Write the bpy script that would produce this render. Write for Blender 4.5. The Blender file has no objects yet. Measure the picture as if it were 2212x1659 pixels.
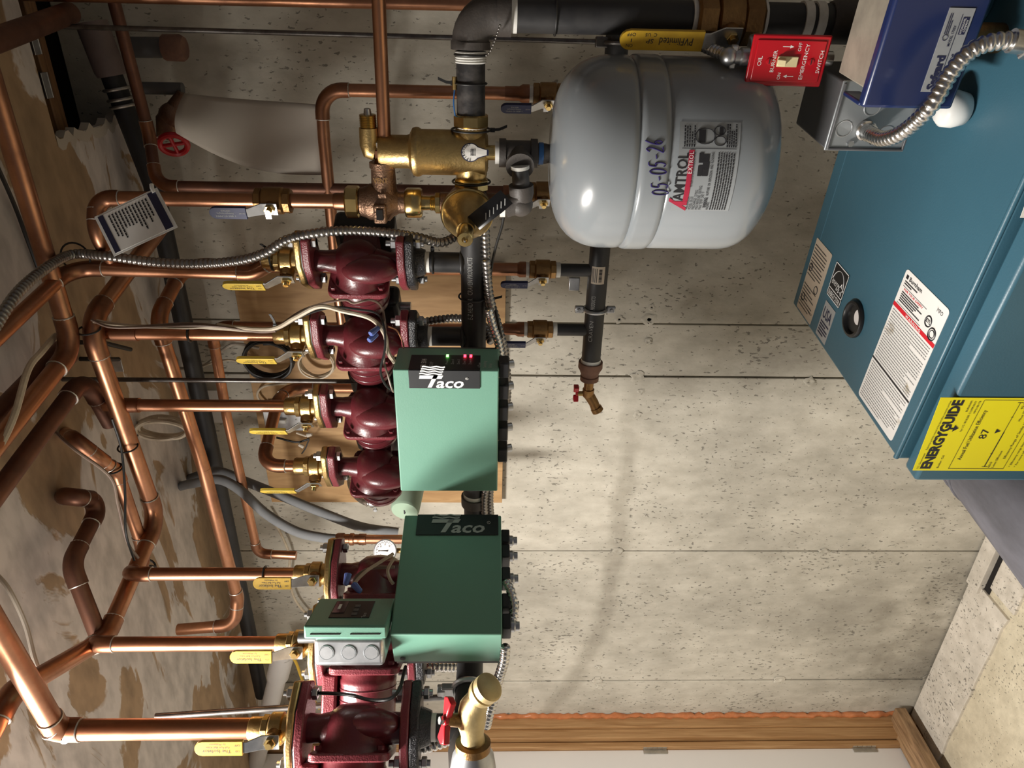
import bpy, math, random
from mathutils import Vector, Matrix
random.seed(7)
V = Vector
# ---------------------------------------------------------------- camera, light, exposure
scene = bpy.context.scene
C = scene.collection
FPX = 1535.0                      # focal length in pixels of the 2212 x 1659 frame
CAM = V((0.0, -1.70, 1.576))
YAW, PITCH, ROLL = math.radians(28.5), math.radians(1.72), 0.0075
fwd0 = V((-math.sin(YAW), math.cos(YAW), 0))
rt0 = V((math.cos(YAW), math.sin(YAW), 0))
FV = (fwd0*math.cos(PITCH) - V((0, 0, 1))*math.sin(PITCH)).normalized()
UV0 = rt0.cross(FV).normalized()
RV = (rt0 + UV0*ROLL).normalized()
UV = RV.cross(FV).normalized()
cd = bpy.data.cameras.new('camera'); cam = bpy.data.objects.new('camera', cd); C.objects.link(cam)
cd.sensor_fit = 'HORIZONTAL'; cd.sensor_width = 36.0; cd.lens = FPX*36.0/2212.0
cd.clip_start = 0.02; cd.clip_end = 50
mw = Matrix.Identity(4)           # the photo was taken with the phone turned: image right is down
for i in range(3):
    mw[i][0] = -UV[i]; mw[i][1] = RV[i]; mw[i][2] = -FV[i]; mw[i][3] = CAM[i]
cam.matrix_world = mw
scene.camera = cam
scene.view_settings.view_transform = 'Standard'
scene.view_settings.look = 'None'
scene.view_settings.gamma = 1.0
scene.view_settings.use_curve_mapping = False
scene.view_settings.exposure = 0.0
w = bpy.data.worlds.new('World'); scene.world = w; w.use_nodes = True
w.node_tree.nodes['Background'].inputs[0].default_value = (0.95, 0.93, 1.0, 1)
w.node_tree.nodes['Background'].inputs[1].default_value = 0.095

def area(name, loc, to, size, power, col):
    l = bpy.data.lights.new(name, 'AREA'); l.shape = 'DISK'; l.size = size; l.energy = power; l.color = col
    o = bpy.data.objects.new(name, l); C.objects.link(o); o.location = loc
    o.rotation_euler = (V(to)-V(loc)).to_track_quat('-Z', 'Y').to_euler()
    return o
lamp = area('ceiling_lamp', (-1.17, -1.40, 2.335), (-1.17, -1.40, 0.0), 0.12, 58, (1.0, 0.955, 0.89))
lamp.data.shape = 'RECTANGLE'; lamp.data.size = .10; lamp.data.size_y = .58; lamp.rotation_euler = (0, 0, 0)   # unseen lamp, drawn out from the wall to light left sides and fronts
fill_light = bpy.data.lights.new('ceiling_fill', 'POINT'); fill_light.energy = 5.5; fill_light.color = (1.0, 0.945, 0.88); fill_light.shadow_soft_size = .05
bo_ = bpy.data.objects.new('ceiling_fill', fill_light); C.objects.link(bo_); bo_.location = (-1.20, -1.35, 2.22)  # added point light that brightens the ceiling, not a second real lamp

def ray(px, py):
    return FV + RV*((829.5-py)/FPX) - UV*((px-1106.0)/FPX)
def at(px, py, d):                # point of that sight line at distance d in front of the concrete wall
    r = ray(px, py); return CAM + r*((-d-CAM.y)/r.y)
def atz(px, py, z):
    r = ray(px, py); return CAM + r*((z-CAM.z)/r.z)
def atx(px, py, x):
    r = ray(px, py); return CAM + r*((x-CAM.x)/r.x)
def dep(px, py, t):
    return CAM + ray(px, py)*t
X, Y, Z = V((1, 0, 0)), V((0, 1, 0)), V((0, 0, 1))

# ---------------------------------------------------------------- materials
MATS = {}
def pm(name, c1, c2=None, scale=12, rough=.5, metal=0, bump=0, bscale=120, stretch=(1, 1, 1), lo=.35, hi=.65,
       rough2=None, detail=5, coat=0, emit=0, trans=0):
    m = bpy.data.materials.new(name); m.use_nodes = True
    nt = m.node_tree; b = nt.nodes['Principled BSDF']; L = nt.links
    b.inputs['Base Color'].default_value = (*c1, 1); b.inputs['Roughness'].default_value = rough
    b.inputs['Metallic'].default_value = metal
    if coat: b.inputs['Coat Weight'].default_value = coat; b.inputs['Coat Roughness'].default_value = .12
    if emit:
        b.inputs['Emission Color'].default_value = (*c1, 1); b.inputs['Emission Strength'].default_value = emit
    if trans: b.inputs['Transmission Weight'].default_value = trans
    if c2 or bump:
        tc = nt.nodes.new('ShaderNodeTexCoord'); mp = nt.nodes.new('ShaderNodeMapping')
        mp.inputs['Scale'].default_value = stretch
        L.new(tc.outputs['Object'], mp.inputs['Vector'])
    if c2:
        n = nt.nodes.new('ShaderNodeTexNoise'); n.inputs['Scale'].default_value = scale; n.inputs['Detail'].default_value = detail
        n.inputs['Roughness'].default_value = .62
        L.new(mp.outputs[0], n.inputs['Vector'])
        r = nt.nodes.new('ShaderNodeValToRGB'); r.color_ramp.elements[0].position = lo; r.color_ramp.elements[1].position = hi
        r.color_ramp.elements[0].color = (*c1, 1); r.color_ramp.elements[1].color = (*c2, 1)
        L.new(n.outputs['Fac'], r.inputs[0]); L.new(r.outputs[0], b.inputs['Base Color'])
        if rough2 is not None:
            q = nt.nodes.new('ShaderNodeMapRange'); q.inputs[1].default_value = lo; q.inputs[2].default_value = hi
            q.inputs[3].default_value = rough; q.inputs[4].default_value = rough2
            L.new(n.outputs['Fac'], q.inputs[0]); L.new(q.outputs[0], b.inputs['Roughness'])
    if bump:
        n2 = nt.nodes.new('ShaderNodeTexNoise'); n2.inputs['Scale'].default_value = bscale; n2.inputs['Detail'].default_value = 3
        L.new(mp.outputs[0], n2.inputs['Vector'])
        bp = nt.nodes.new('ShaderNodeBump'); bp.inputs['Strength'].default_value = bump; bp.inputs['Distance'].default_value = .004
        L.new(n2.outputs['Fac'], bp.inputs['Height']); L.new(bp.outputs[0], b.inputs['Normal'])
    MATS[name] = m
    return m

def concrete(name, light, dark, pit=(.13, .12, .10), stains=False):
    m = bpy.data.materials.new(name); m.use_nodes = True
    nt = m.node_tree; b = nt.nodes['Principled BSDF']; L = nt.links; N = nt.nodes.new
    b.inputs['Roughness'].default_value = .85
    g = N('ShaderNodeNewGeometry')
    def noise(scale, det, st, rgh=.6):
        mp = N('ShaderNodeMapping'); mp.inputs['Scale'].default_value = st; L.new(g.outputs['Position'], mp.inputs[0])
        n = N('ShaderNodeTexNoise'); n.inputs['Scale'].default_value = scale; n.inputs['Detail'].default_value = det
        n.inputs['Roughness'].default_value = rgh; L.new(mp.outputs[0], n.inputs['Vector']); return n
    def ramp(src, a, bb, ca, cb):
        r = N('ShaderNodeValToRGB'); r.color_ramp.elements[0].position = a; r.color_ramp.elements[1].position = bb
        r.color_ramp.elements[0].color = (*ca, 1); r.color_ramp.elements[1].color = (*cb, 1); L.new(src, r.inputs[0]); return r
    big = ramp(noise(2.6, 6, (1, 1, .75)).outputs['Fac'], .34, .60, dark, light)
    mott = ramp(noise(22, 5, (1, 1, .5)).outputs['Fac'], .3, .7, (.80, .79, .77), (1.08, 1.08, 1.08))
    mx = N('ShaderNodeMix'); mx.data_type = 'RGBA'; mx.blend_type = 'MULTIPLY'; mx.inputs[0].default_value = 1
    L.new(big.outputs[0], mx.inputs[6]); L.new(mott.outputs[0], mx.inputs[7])
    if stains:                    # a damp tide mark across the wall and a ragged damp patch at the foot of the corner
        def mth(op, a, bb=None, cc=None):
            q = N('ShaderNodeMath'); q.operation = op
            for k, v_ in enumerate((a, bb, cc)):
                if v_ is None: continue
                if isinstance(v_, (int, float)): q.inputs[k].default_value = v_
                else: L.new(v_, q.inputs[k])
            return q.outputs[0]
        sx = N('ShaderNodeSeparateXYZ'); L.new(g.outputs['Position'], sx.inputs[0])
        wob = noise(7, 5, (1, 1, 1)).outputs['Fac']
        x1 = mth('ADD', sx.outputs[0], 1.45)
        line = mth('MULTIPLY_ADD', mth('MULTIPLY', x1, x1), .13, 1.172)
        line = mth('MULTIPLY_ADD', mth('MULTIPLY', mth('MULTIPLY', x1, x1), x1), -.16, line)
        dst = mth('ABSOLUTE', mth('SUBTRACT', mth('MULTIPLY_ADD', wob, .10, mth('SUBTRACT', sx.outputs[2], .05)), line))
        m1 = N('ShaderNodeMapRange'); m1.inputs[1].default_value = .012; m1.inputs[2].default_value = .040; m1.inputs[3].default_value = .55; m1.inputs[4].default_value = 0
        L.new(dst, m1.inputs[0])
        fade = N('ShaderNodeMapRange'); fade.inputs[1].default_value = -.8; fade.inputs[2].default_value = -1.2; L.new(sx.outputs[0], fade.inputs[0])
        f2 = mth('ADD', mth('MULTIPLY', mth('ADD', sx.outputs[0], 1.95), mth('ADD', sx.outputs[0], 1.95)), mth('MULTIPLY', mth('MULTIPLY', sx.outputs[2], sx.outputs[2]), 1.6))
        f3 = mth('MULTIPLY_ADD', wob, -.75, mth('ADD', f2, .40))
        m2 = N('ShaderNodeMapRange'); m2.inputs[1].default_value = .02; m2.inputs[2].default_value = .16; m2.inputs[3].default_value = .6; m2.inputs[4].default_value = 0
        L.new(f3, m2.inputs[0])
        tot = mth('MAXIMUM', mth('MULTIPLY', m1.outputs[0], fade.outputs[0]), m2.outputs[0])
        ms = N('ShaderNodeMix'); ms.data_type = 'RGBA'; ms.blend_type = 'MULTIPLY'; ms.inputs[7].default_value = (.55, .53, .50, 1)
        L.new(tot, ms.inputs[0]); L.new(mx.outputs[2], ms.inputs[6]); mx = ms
    pits = noise(95, 3, (1.35, 1, .62), .55)
    zone = noise(5.5, 3, (1, 1, 1))
    add = N('ShaderNodeMath'); add.operation = 'MULTIPLY_ADD'; add.inputs[1].default_value = .30
    L.new(zone.outputs['Fac'], add.inputs[0]); L.new(pits.outputs['Fac'], add.inputs[2])
    pr = ramp(add.outputs[0], .784, .822, (0, 0, 0), (1, 1, 1))
    mx2 = N('ShaderNodeMix'); mx2.data_type = 'RGBA'; mx2.inputs[7].default_value = (*pit, 1)
    sc = N('ShaderNodeMath'); sc.operation = 'MULTIPLY'; sc.inputs[1].default_value = .75
    L.new(pr.outputs[0], sc.inputs[0]); L.new(sc.outputs[0], mx2.inputs[0]); L.new(mx.outputs[2], mx2.inputs[6])
    L.new(mx2.outputs[2], b.inputs['Base Color'])
    hh = N('ShaderNodeMath'); hh.operation = 'MULTIPLY_ADD'; hh.inputs[1].default_value = -2.2
    fine = noise(60, 6, (1, 1, .6))
    L.new(pr.outputs[0], hh.inputs[0]); L.new(fine.outputs['Fac'], hh.inputs[2])
    bp = N('ShaderNodeBump'); bp.inputs['Strength'].default_value = .55; bp.inputs['Distance'].default_value = .0025
    L.new(hh.outputs[0], bp.inputs['Height']); L.new(bp.outputs[0], b.inputs['Normal'])
    MATS[name] = m
    return m
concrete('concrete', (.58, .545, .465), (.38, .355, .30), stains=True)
concrete('concrete_floor', (.74, .67, .51), (.60, .53, .39))
concrete('concrete_patch', (.76, .70, .61), (.62, .57, .49))

def drywall(name):
    m = bpy.data.materials.new(name); m.use_nodes = True
    nt = m.node_tree; b = nt.nodes['Principled BSDF']; L = nt.links; N = nt.nodes.new
    b.inputs['Roughness'].default_value = .8
    g = N('ShaderNodeNewGeometry')
    mp = N('ShaderNodeMapping'); mp.inputs['Scale'].default_value = (1.5, 3.4, 1); mp.inputs['Rotation'].default_value = (0, 0, .35)
    L.new(g.outputs['Position'], mp.inputs[0])
    n = N('ShaderNodeTexNoise'); n.inputs['Scale'].default_value = 1.35; n.inputs['Detail'].default_value = 6; n.inputs['Roughness'].default_value = .55
    n.inputs['Distortion'].default_value = 0.9
    L.new(mp.outputs[0], n.inputs['Vector'])
    r = N('ShaderNodeValToRGB'); r.color_ramp.interpolation = 'LINEAR'
    r.color_ramp.elements[0].position = .475; r.color_ramp.elements[1].position = .492
    r.color_ramp.elements[0].color = (.36, .25, .15, 1); r.color_ramp.elements[1].color = (.58, .535, .50, 1)
    L.new(n.outputs['Fac'], r.inputs[0])
    n2 = N('ShaderNodeTexNoise'); n2.inputs['Scale'].default_value = 9; n2.inputs['Detail'].default_value = 7; L.new(mp.outputs[0], n2.inputs['Vector'])
    r2 = N('ShaderNodeValToRGB'); r2.color_ramp.elements[0].color = (.72, .72, .72, 1); r2.color_ramp.elements[1].color = (1.1, 1.1, 1.1, 1)
    r2.color_ramp.elements[0].position = .3; r2.color_ramp.elements[1].position = .62
    L.new(n2.outputs['Fac'], r2.inputs[0])
    mx = N('ShaderNodeMix'); mx.data_type = 'RGBA'; mx.blend_type = 'MULTIPLY'; mx.inputs[0].default_value = 1
    L.new(r.outputs[0], mx.inputs[6]); L.new(r2.outputs[0], mx.inputs[7]); L.new(mx.outputs[2], b.inputs['Base Color'])
    hh = N('ShaderNodeMath'); hh.operation = 'MULTIPLY_ADD'; hh.inputs[1].default_value = .6
    L.new(n2.outputs['Fac'], hh.inputs[0])
    rr = N('ShaderNodeMapRange'); rr.inputs[1].default_value = .475; rr.inputs[2].default_value = .492; L.new(n.outputs['Fac'], rr.inputs[0])
    L.new(rr.outputs[0], hh.inputs[2])
    bp = N('ShaderNodeBump'); bp.inputs['Strength'].default_value = .5; bp.inputs['Distance'].default_value = .0012
    L.new(hh.outputs[0], bp.inputs['Height']); L.new(bp.outputs[0], b.inputs['Normal'])
    MATS[name] = m
drywall('torn_drywall')

def wood(name, c1, c2, st, rough=.55, scale=3):
    m = bpy.data.materials.new(name); m.use_nodes = True
    nt = m.node_tree; b = nt.nodes['Principled BSDF']; L = nt.links; N = nt.nodes.new
    b.inputs['Roughness'].default_value = rough
    g = N('ShaderNodeNewGeometry'); mp = N('ShaderNodeMapping'); mp.inputs['Scale'].default_value = st
    L.new(g.outputs['Position'], mp.inputs[0])
    n = N('ShaderNodeTexNoise'); n.inputs['Scale'].default_value = scale; n.inputs['Detail'].default_value = 8; n.inputs['Distortion'].default_value = 1.1
    L.new(mp.outputs[0], n.inputs['Vector'])
    r = N('ShaderNodeValToRGB'); r.color_ramp.elements[0].position = .32; r.color_ramp.elements[1].position = .68
    r.color_ramp.elements[0].color = (*c2, 1); r.color_ramp.elements[1].color = (*c1, 1)
    L.new(n.outputs['Fac'], r.inputs[0]); L.new(r.outputs[0], b.inputs['Base Color'])
    bp = N('ShaderNodeBump'); bp.inputs['Strength'].default_value = .25; bp.inputs['Distance'].default_value = .002
    L.new(n.outputs['Fac'], bp.inputs['Height']); L.new(bp.outputs[0], b.inputs['Normal'])
    MATS[name] = m
wood('pine', (.46, .27, .12), (.31, .16, .06), (26, 26, 1.6))
wood('old_pine', (.40, .25, .13), (.17, .095, .045), (22, 3, 22))
wood('plywood', (.50, .31, .14), (.36, .205, .085), (16, 16, 2.2), rough=.6)
wood('joist_wood', (.26, .14, .06), (.12, .06, .028), (3, 22, 22))

pm('copper', (.56, .275, .155), (.27, .13, .08), scale=9, rough=.30, rough2=.48, metal=1, lo=.38, hi=.72, stretch=(1, 1, 1), bump=.03, bscale=60)
pm('copper_dull', (.24, .115, .075), (.12, .065, .05), scale=10, rough=.42, rough2=.6, metal=.85, lo=.35, hi=.7)
pm('copper_fitting', (.40, .19, .105), (.20, .095, .06), scale=14, rough=.3, rough2=.5, metal=1, lo=.36, hi=.7)
pm('solder', (.72, .70, .66), (.42, .40, .36), scale=60, rough=.4, metal=.9)
pm('brass', (.58, .42, .18), (.38, .26, .11), scale=22, rough=.34, rough2=.5, metal=1, bump=.12, bscale=260)
pm('brass_dark', (.36, .21, .085), (.23, .13, .055), scale=18, rough=.42, metal=.95, bump=.15, bscale=220)
pm('brass_bright', (.74, .56, .24), (.56, .40, .16), scale=30, rough=.24, metal=1)
pm('bronze', (.30, .185, .12), (.19, .11, .075), scale=22, rough=.45, metal=.9, bump=.3, bscale=300)
pm('black_steel', (.022, .022, .024), (.034, .033, .033), scale=20, rough=.42, rough2=.58)
pm('black_steel_worn', (.025, .024, .025), (.11, .098, .09), scale=34, rough=.42, rough2=.6, lo=.48, hi=.78, stretch=(1, 1, .5))
pm('black_iron', (.050, .043, .039), (.075, .065, .058), scale=30, rough=.55, bump=.10, bscale=330)
pm('black_iron_gloss', (.016, .016, .018), (.03, .03, .034), scale=60, rough=.3, bump=.5, bscale=420)
pm('black_plastic', (.012, .012, .013), rough=.35)
pm('galvanized', (.60, .61, .62), (.42, .43, .45), scale=26, rough=.36, metal=.85)
pm('galvanized_grey', (.33, .35, .36), (.25, .27, .285), scale=9, rough=.42, metal=.55)
pm('dark_sheet', (.12, .12, .125), (.09, .09, .095), scale=9, rough=.5, metal=.3)
pm('zinc', (.58, .59, .60), (.44, .45, .46), scale=50, rough=.36, metal=1)
pm('steel_rod', (.20, .19, .18), (.11, .10, .095), scale=40, rough=.4, metal=.9)
pm('conduit_bright', (.80, .79, .77), (.55, .54, .52), scale=40, rough=.26, metal=1)
pm('conduit_dark', (.36, .34, .32), (.22, .21, .20), scale=40, rough=.35, metal=.95)
pm('maroon_paint', (.125, .019, .025), (.095, .014, .019), scale=14, rough=.34, coat=.12, bump=.10, bscale=260)
pm('maroon_lit', (.20, .033, .043), (.155, .025, .033), scale=30, rough=.34, bump=.25, bscale=420)  # lighter copy of the pump paint, with the light on flanges in its colour
pm('relay_green', (.155, .335, .252), (.148, .32, .24), scale=7, rough=.42, bump=.04, bscale=500)
pm('relay_black', (.010, .011, .013), rough=.5)
pm('valve_green', (.27, .36, .27), (.24, .33, .245), scale=10, rough=.5)
pm('boiler_teal', (.046, .132, .185), (.042, .120, .170), scale=3, rough=.40, bump=.05, bscale=380)
pm('cutoff_blue', (.014, .026, .100), (.014, .024, .088), scale=6, rough=.30, coat=.2)
pm('chassis_tan', (.46, .41, .33), (.34, .30, .245), scale=24, rough=.5, metal=.3)
pm('switch_red', (.52, .006, .016), (.47, .006, .014), scale=8, rough=.28, coat=.3)
pm('ivory', (.72, .62, .36), rough=.35)
pm('tank_grey', (.255, .278, .296), (.24, .263, .281), scale=4, rough=.24, coat=.35)
pm('tank_teal', (.035, .085, .11), rough=.3)
pm('tank_label', (.31, .33, .345), rough=.4)
pm('paper_white', (.80, .78, .74), rough=.6)
pm('paper_grey', (.52, .47, .40), (.47, .42, .355), scale=6, rough=.75)
pm('paper_tan', (.55, .46, .36), rough=.6)
pm('paper_silver', (.50, .51, .52), (.44, .45, .46), scale=20, rough=.4, metal=.4)
pm('label_worn', (.82, .80, .77), (.30, .22, .10), scale=11, rough=.6, lo=.60, hi=.68, detail=8)
pm('label_black', (.012, .012, .014), rough=.35)
pm('ink_black', (.018, .018, .022), rough=.5)
pm('brass_pale', (.62, .50, .27), (.50, .38, .19), scale=24, rough=.48, metal=.95, bump=.08, bscale=200)
pm('ink_grey', (.20, .20, .20), rough=.6)
pm('ink_navy', (.02, .022, .06), rough=.5)
pm('ink_marker', (.03, .02, .12), rough=.4)
pm('ink_white', (.85, .85, .83), rough=.5)
pm('ink_dim', (.42, .43, .42), rough=.5)
pm('ink_red', (.62, .012, .025), rough=.5)
pm('ink_crimson', (.42, .02, .055), rough=.45)
pm('yellow_label', (.90, .80, .01), (.86, .74, .01), scale=5, rough=.45)
pm('yellow_grip', (.56, .35, .02), (.46, .275, .015), scale=30, rough=.38, coat=.15)
pm('yellow_grip_pale', (.60, .43, .06), (.50, .34, .045), scale=30, rough=.4)
pm('blue_grip', (.016, .024, .10), (.02, .028, .085), scale=20, rough=.5)
pm('ptfe', (.80, .79, .75), (.66, .65, .60), scale=50, rough=.5)
pm('wire_cream', (.60, .52, .40), (.46, .38, .28), scale=30, rough=.5)
pm('wire_brown', (.16, .10, .075), (.22, .16, .12), scale=20, rough=.5)
pm('wire_black', (.012, .012, .012), rough=.45)
pm('wire_yellow', (.60, .38, .05), rough=.5)
pm('wire_nut_blue', (.10, .15, .42), rough=.4)
pm('foam_grey', (.13, .135, .14), (.16, .165, .17), scale=15, rough=.8)
pm('pvc_white', (.62, .60, .58), (.56, .54, .52), scale=6, rough=.4)
pm('abs_black', (.010, .0105, .012), (.018, .018, .02), scale=14, rough=.5)
pm('pvc_brown', (.16, .12, .11), (.20, .15, .14), scale=14, rough=.5)
pm('white_paint', (.74, .71, .68), (.72, .69, .66), scale=3, rough=.5)
pm('white_plastic', (.80, .80, .77), rough=.3)
pm('hinge_metal', (.55, .53, .49), (.42, .40, .36), scale=40, rough=.4, metal=.9)
pm('sealant_orange', (.56, .20, .075), (.42, .14, .05), scale=40, rough=.3, coat=.4)
pm('dusty_grey', (.165, .163, .19), (.085, .083, .095), scale=5, rough=.7, lo=.42, hi=.62, detail=7, stretch=(1, .4, 1))
pm('red_handle', (.50, .012, .02), rough=.3)
pm('teflon_blue', (.03, .13, .35), rough=.5)
pm('led_green', (.2, 1.0, .15), emit=6)
pm('led_red', (1.0, .03, .06), emit=8)
pm('lcd', (.03, .032, .03), rough=.15)
pm('gauge_face', (.80, .76, .74), rough=.4)
pm('rust', (.22, .11, .07), (.15, .075, .055), scale=30, rough=.7, bump=.2)
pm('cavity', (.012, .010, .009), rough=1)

# ---------------------------------------------------------------- mesh helpers
MW = {}
def frame(axis, up=None):
    a = V(axis).normalized()
    h = V(up) if up is not None else (Z if abs(a.z) < .9 else X)
    x = (h - a*h.dot(a)).normalized()
    return x, a.cross(x), a
def basis(o, xd, yd, zd):
    m = Matrix.Identity(4)
    for i in range(3):
        m[i][0] = xd[i]; m[i][1] = yd[i]; m[i][2] = zd[i]; m[i][3] = o[i]
    return m
def spl(pts, k=8):
    P = [V(p) for p in pts]
    if len(P) < 3: return P
    out = []
    E = [P[0]*2-P[1]] + P + [P[-1]*2-P[-2]]
    for i in range(1, len(E)-2):
        a, b, c, d = E[i-1], E[i], E[i+1], E[i+2]
        for j in range(k):
            t = j/k
            out.append(.5*((2*b) + (c-a)*t + (2*a-5*b+4*c-d)*t*t + (3*b-a-3*c+d)*t**3))
    out.append(P[-1]); return out
def resample(pts, step):
    out = [pts[0]]; acc = 0.0
    for a, b in zip(pts, pts[1:]):
        L = (b-a).length
        if L < 1e-9: continue
        s = step-acc
        while s <= L:
            out.append(a.lerp(b, s/L)); s += step
        acc = L-(s-step)
    return out
TXT = {}
def tmesh(s, bold=0.0, shear=0.0, sp=1.0):
    k = (s, bold, shear, sp)
    if k not in TXT:
        cu = bpy.data.curves.new('t', 'FONT'); cu.body = s; cu.size = 1.0; cu.resolution_u = 2
        cu.offset = bold; cu.shear = shear; cu.space_character = sp; cu.fill_mode = 'FRONT'
        ob = bpy.data.objects.new('t', cu)
        me = bpy.data.meshes.new_from_object(ob)
        vs = [(v.co.x, v.co.y) for v in me.vertices]; fs = [tuple(p.vertices) for p in me.polygons]
        bpy.data.objects.remove(ob); bpy.data.curves.remove(cu); bpy.data.meshes.remove(me)
        TXT[k] = (vs, fs)
    return TXT[k]

class MB:
    def __init__(s): s.v = []; s.f = []
    def add(s, vs, fs):
        n = len(s.v); s.v += [V(p) for p in vs]; s.f += [tuple(i+n for i in q) for q in fs]; return s
    def box(s, c, size, M=None):
        a, b, d = size[0]/2, size[1]/2, size[2]/2
        vs = [V((x, y, z)) for x in (-a, a) for y in (-b, b) for z in (-d, d)]
        c = V(c)
        vs = [(M @ (p+c) if M else p+c) for p in vs]
        return s.add(vs, [(0, 1, 3, 2), (4, 6, 7, 5), (0, 4, 5, 1), (2, 3, 7, 6), (0, 2, 6, 4), (1, 5, 7, 3)])
    def hexa(s, lo, hi):          # two quads, bottom and top, same order
        return s.add(list(lo)+list(hi), [(0, 3, 2, 1), (4, 5, 6, 7), (0, 1, 5, 4), (1, 2, 6, 5), (2, 3, 7, 6), (3, 0, 4, 7)])
    def tube(s, pts, r, n=14, caps=True):
        P = [V(p) for p in pts]; m = len(P)
        R = r if isinstance(r, (list, tuple)) else [r]*m
        T = []
        for i in range(m):
            a = P[max(i-1, 0)]; b = P[min(i+1, m-1)]
            d = b-a
            T.append(d.normalized() if d.length > 1e-9 else (T[-1] if T else Z))
        x, y, _ = frame(T[0]); vs = []; fs = []
        for i in range(m):
            if i:
                x = (x - T[i]*x.dot(T[i])).normalized(); y = T[i].cross(x)
            for j in range(n):
                t = 2*math.pi*j/n
                vs.append(P[i] + (x*math.cos(t)+y*math.sin(t))*R[i])
        for i in range(m-1):
            for j in range(n):
                k = (j+1) % n
                fs.append((i*n+j, i*n+k, (i+1)*n+k, (i+1)*n+j))
        if caps:
            fs.append(tuple(range(n-1, -1, -1))); fs.append(tuple((m-1)*n+j for j in range(n)))
        return s.add(vs, fs)
    def lathe(s, prof, o, axis, n=28, up=None, ph=0.0, sx=1.0, sy=1.0):  # prof: (distance along axis, radius)
        x, y, a = frame(axis, up); o = V(o); vs = []; fs = []; m = len(prof)
        for t, r in prof:
            for j in range(n):
                q = 2*math.pi*j/n+ph
                vs.append(o + a*t + (x*math.cos(q)*sx + y*math.sin(q)*sy)*max(r, 1e-5))
        for i in range(m-1):
            for j in range(n):
                k = (j+1) % n
                fs.append((i*n+j, i*n+k, (i+1)*n+k, (i+1)*n+j))
        if prof[0][1] > 1e-4: fs.append(tuple(range(n-1, -1, -1)))
        if prof[-1][1] > 1e-4: fs.append(tuple((m-1)*n+j for j in range(n)))
        return s.add(vs, fs)
    def hexnut(s, o, axis, r, h, up=None, n=6, ph=0.0):
        c = h*.12
        return s.lathe([(0, r*.9), (c, r), (h-c, r), (h, r*.9)], o, axis, n, up, ph)
    def prism(s, poly, o, xd, yd, h):
        o, xd, yd = V(o), V(xd), V(yd); nd = xd.cross(yd).normalized(); n = len(poly)
        lo = [o+xd*p[0]+yd*p[1] for p in poly]; hi = [p+nd*h for p in lo]
        fs = [tuple(range(n-1, -1, -1)), tuple(range(n, 2*n))] + [(i, (i+1) % n, n+(i+1) % n, n+i) for i in range(n)]
        return s.add(lo+hi, fs)
    def quad(s, o, xd, yd, w, h):
        o, xd, yd = V(o), V(xd), V(yd)
        return s.add([o, o+xd*w, o+xd*w+yd*h, o+yd*h], [(0, 1, 2, 3)])
    def ball(s, c, rx, ry, rz, M=None, n=20, m=12):
        c = V(c); vs = []; fs = []
        for i in range(m+1):
            a = math.pi*i/m
            for j in range(n):
                b = 2*math.pi*j/n
                p = V((rx*max(math.sin(a), 1e-4)*math.cos(b), ry*max(math.sin(a), 1e-4)*math.sin(b), -rz*math.cos(a)))+c
                vs.append(M @ p if M else p)
        for i in range(m):
            for j in range(n):
                k = (j+1) % n; fs.append((i*n+j, i*n+k, (i+1)*n+k, (i+1)*n+j))
        return s.add(vs, fs)
    def torus(s, o, axis, R, r, n=28, m=8, a0=0, a1=2*math.pi, up=None):
        x, y, a = frame(axis, up); o = V(o)
        full = abs(a1-a0-2*math.pi) < 1e-6
        k = n if full else n+1
        pts = [o + (x*math.cos(a0+(a1-a0)*i/n)+y*math.sin(a0+(a1-a0)*i/n))*R for i in range(k)]
        if not full: return s.tube(pts, r, m)
        vs = []; fs = []
        for i in range(n):
            d = (pts[i]-o).normalized()
            for j in range(m):
                t = 2*math.pi*j/m; vs.append(pts[i] + (d*math.cos(t)+a*math.sin(t))*r)
        for i in range(n):
            for j in range(m):
                fs.append((i*m+j, ((i+1) % n)*m+j, ((i+1) % n)*m+(j+1) % m, i*m+(j+1) % m))
        return s.add(vs, fs)
    def strip(s, pts, wd, w, t):  # a bent plate: path pts, width direction wd
        P = [V(p) for p in pts]; wd = V(wd).normalized(); vs = []; fs = []; m = len(P)
        W = w if isinstance(w, (list, tuple)) else [w]*m
        for i in range(m):
            d = (P[min(i+1, m-1)]-P[max(i-1, 0)]).normalized(); nn = d.cross(wd).normalized()
            for a, b in ((-1, -1), (1, -1), (1, 1), (-1, 1)):
                vs.append(P[i] + wd*(a*W[i]/2) + nn*(b*t/2))
        for i in range(m-1):
            for j in range(4):
                k = (j+1) % 4; fs.append((i*4+j, i*4+k, (i+1)*4+k, (i+1)*4+j))
        fs.append((3, 2, 1, 0)); fs.append(tuple((m-1)*4+j for j in range(4)))
        return s.add(vs, fs)
    def textmap(s, t, size, fn, align='L', bold=0.0, shear=0.0, sp=1.0, wscale=1.0, width=None):
        vs, fs = tmesh(t, bold, shear, sp)
        if not vs: return s
        x0 = min(p[0] for p in vs); x1 = max(p[0] for p in vs)
        if width: wscale = width/((x1-x0)*size)
        off = {'L': x0, 'C': (x0+x1)/2, 'R': x1}[align]
        return s.add([fn((p[0]-off)*size*wscale, p[1]*size) for p in vs], fs)
    def text(s, t, o, xd, yd, size, **k):
        o, xd, yd = V(o), V(xd), V(yd)
        return s.textmap(t, size, lambda x, y: o+xd*x+yd*y, **k)
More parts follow.
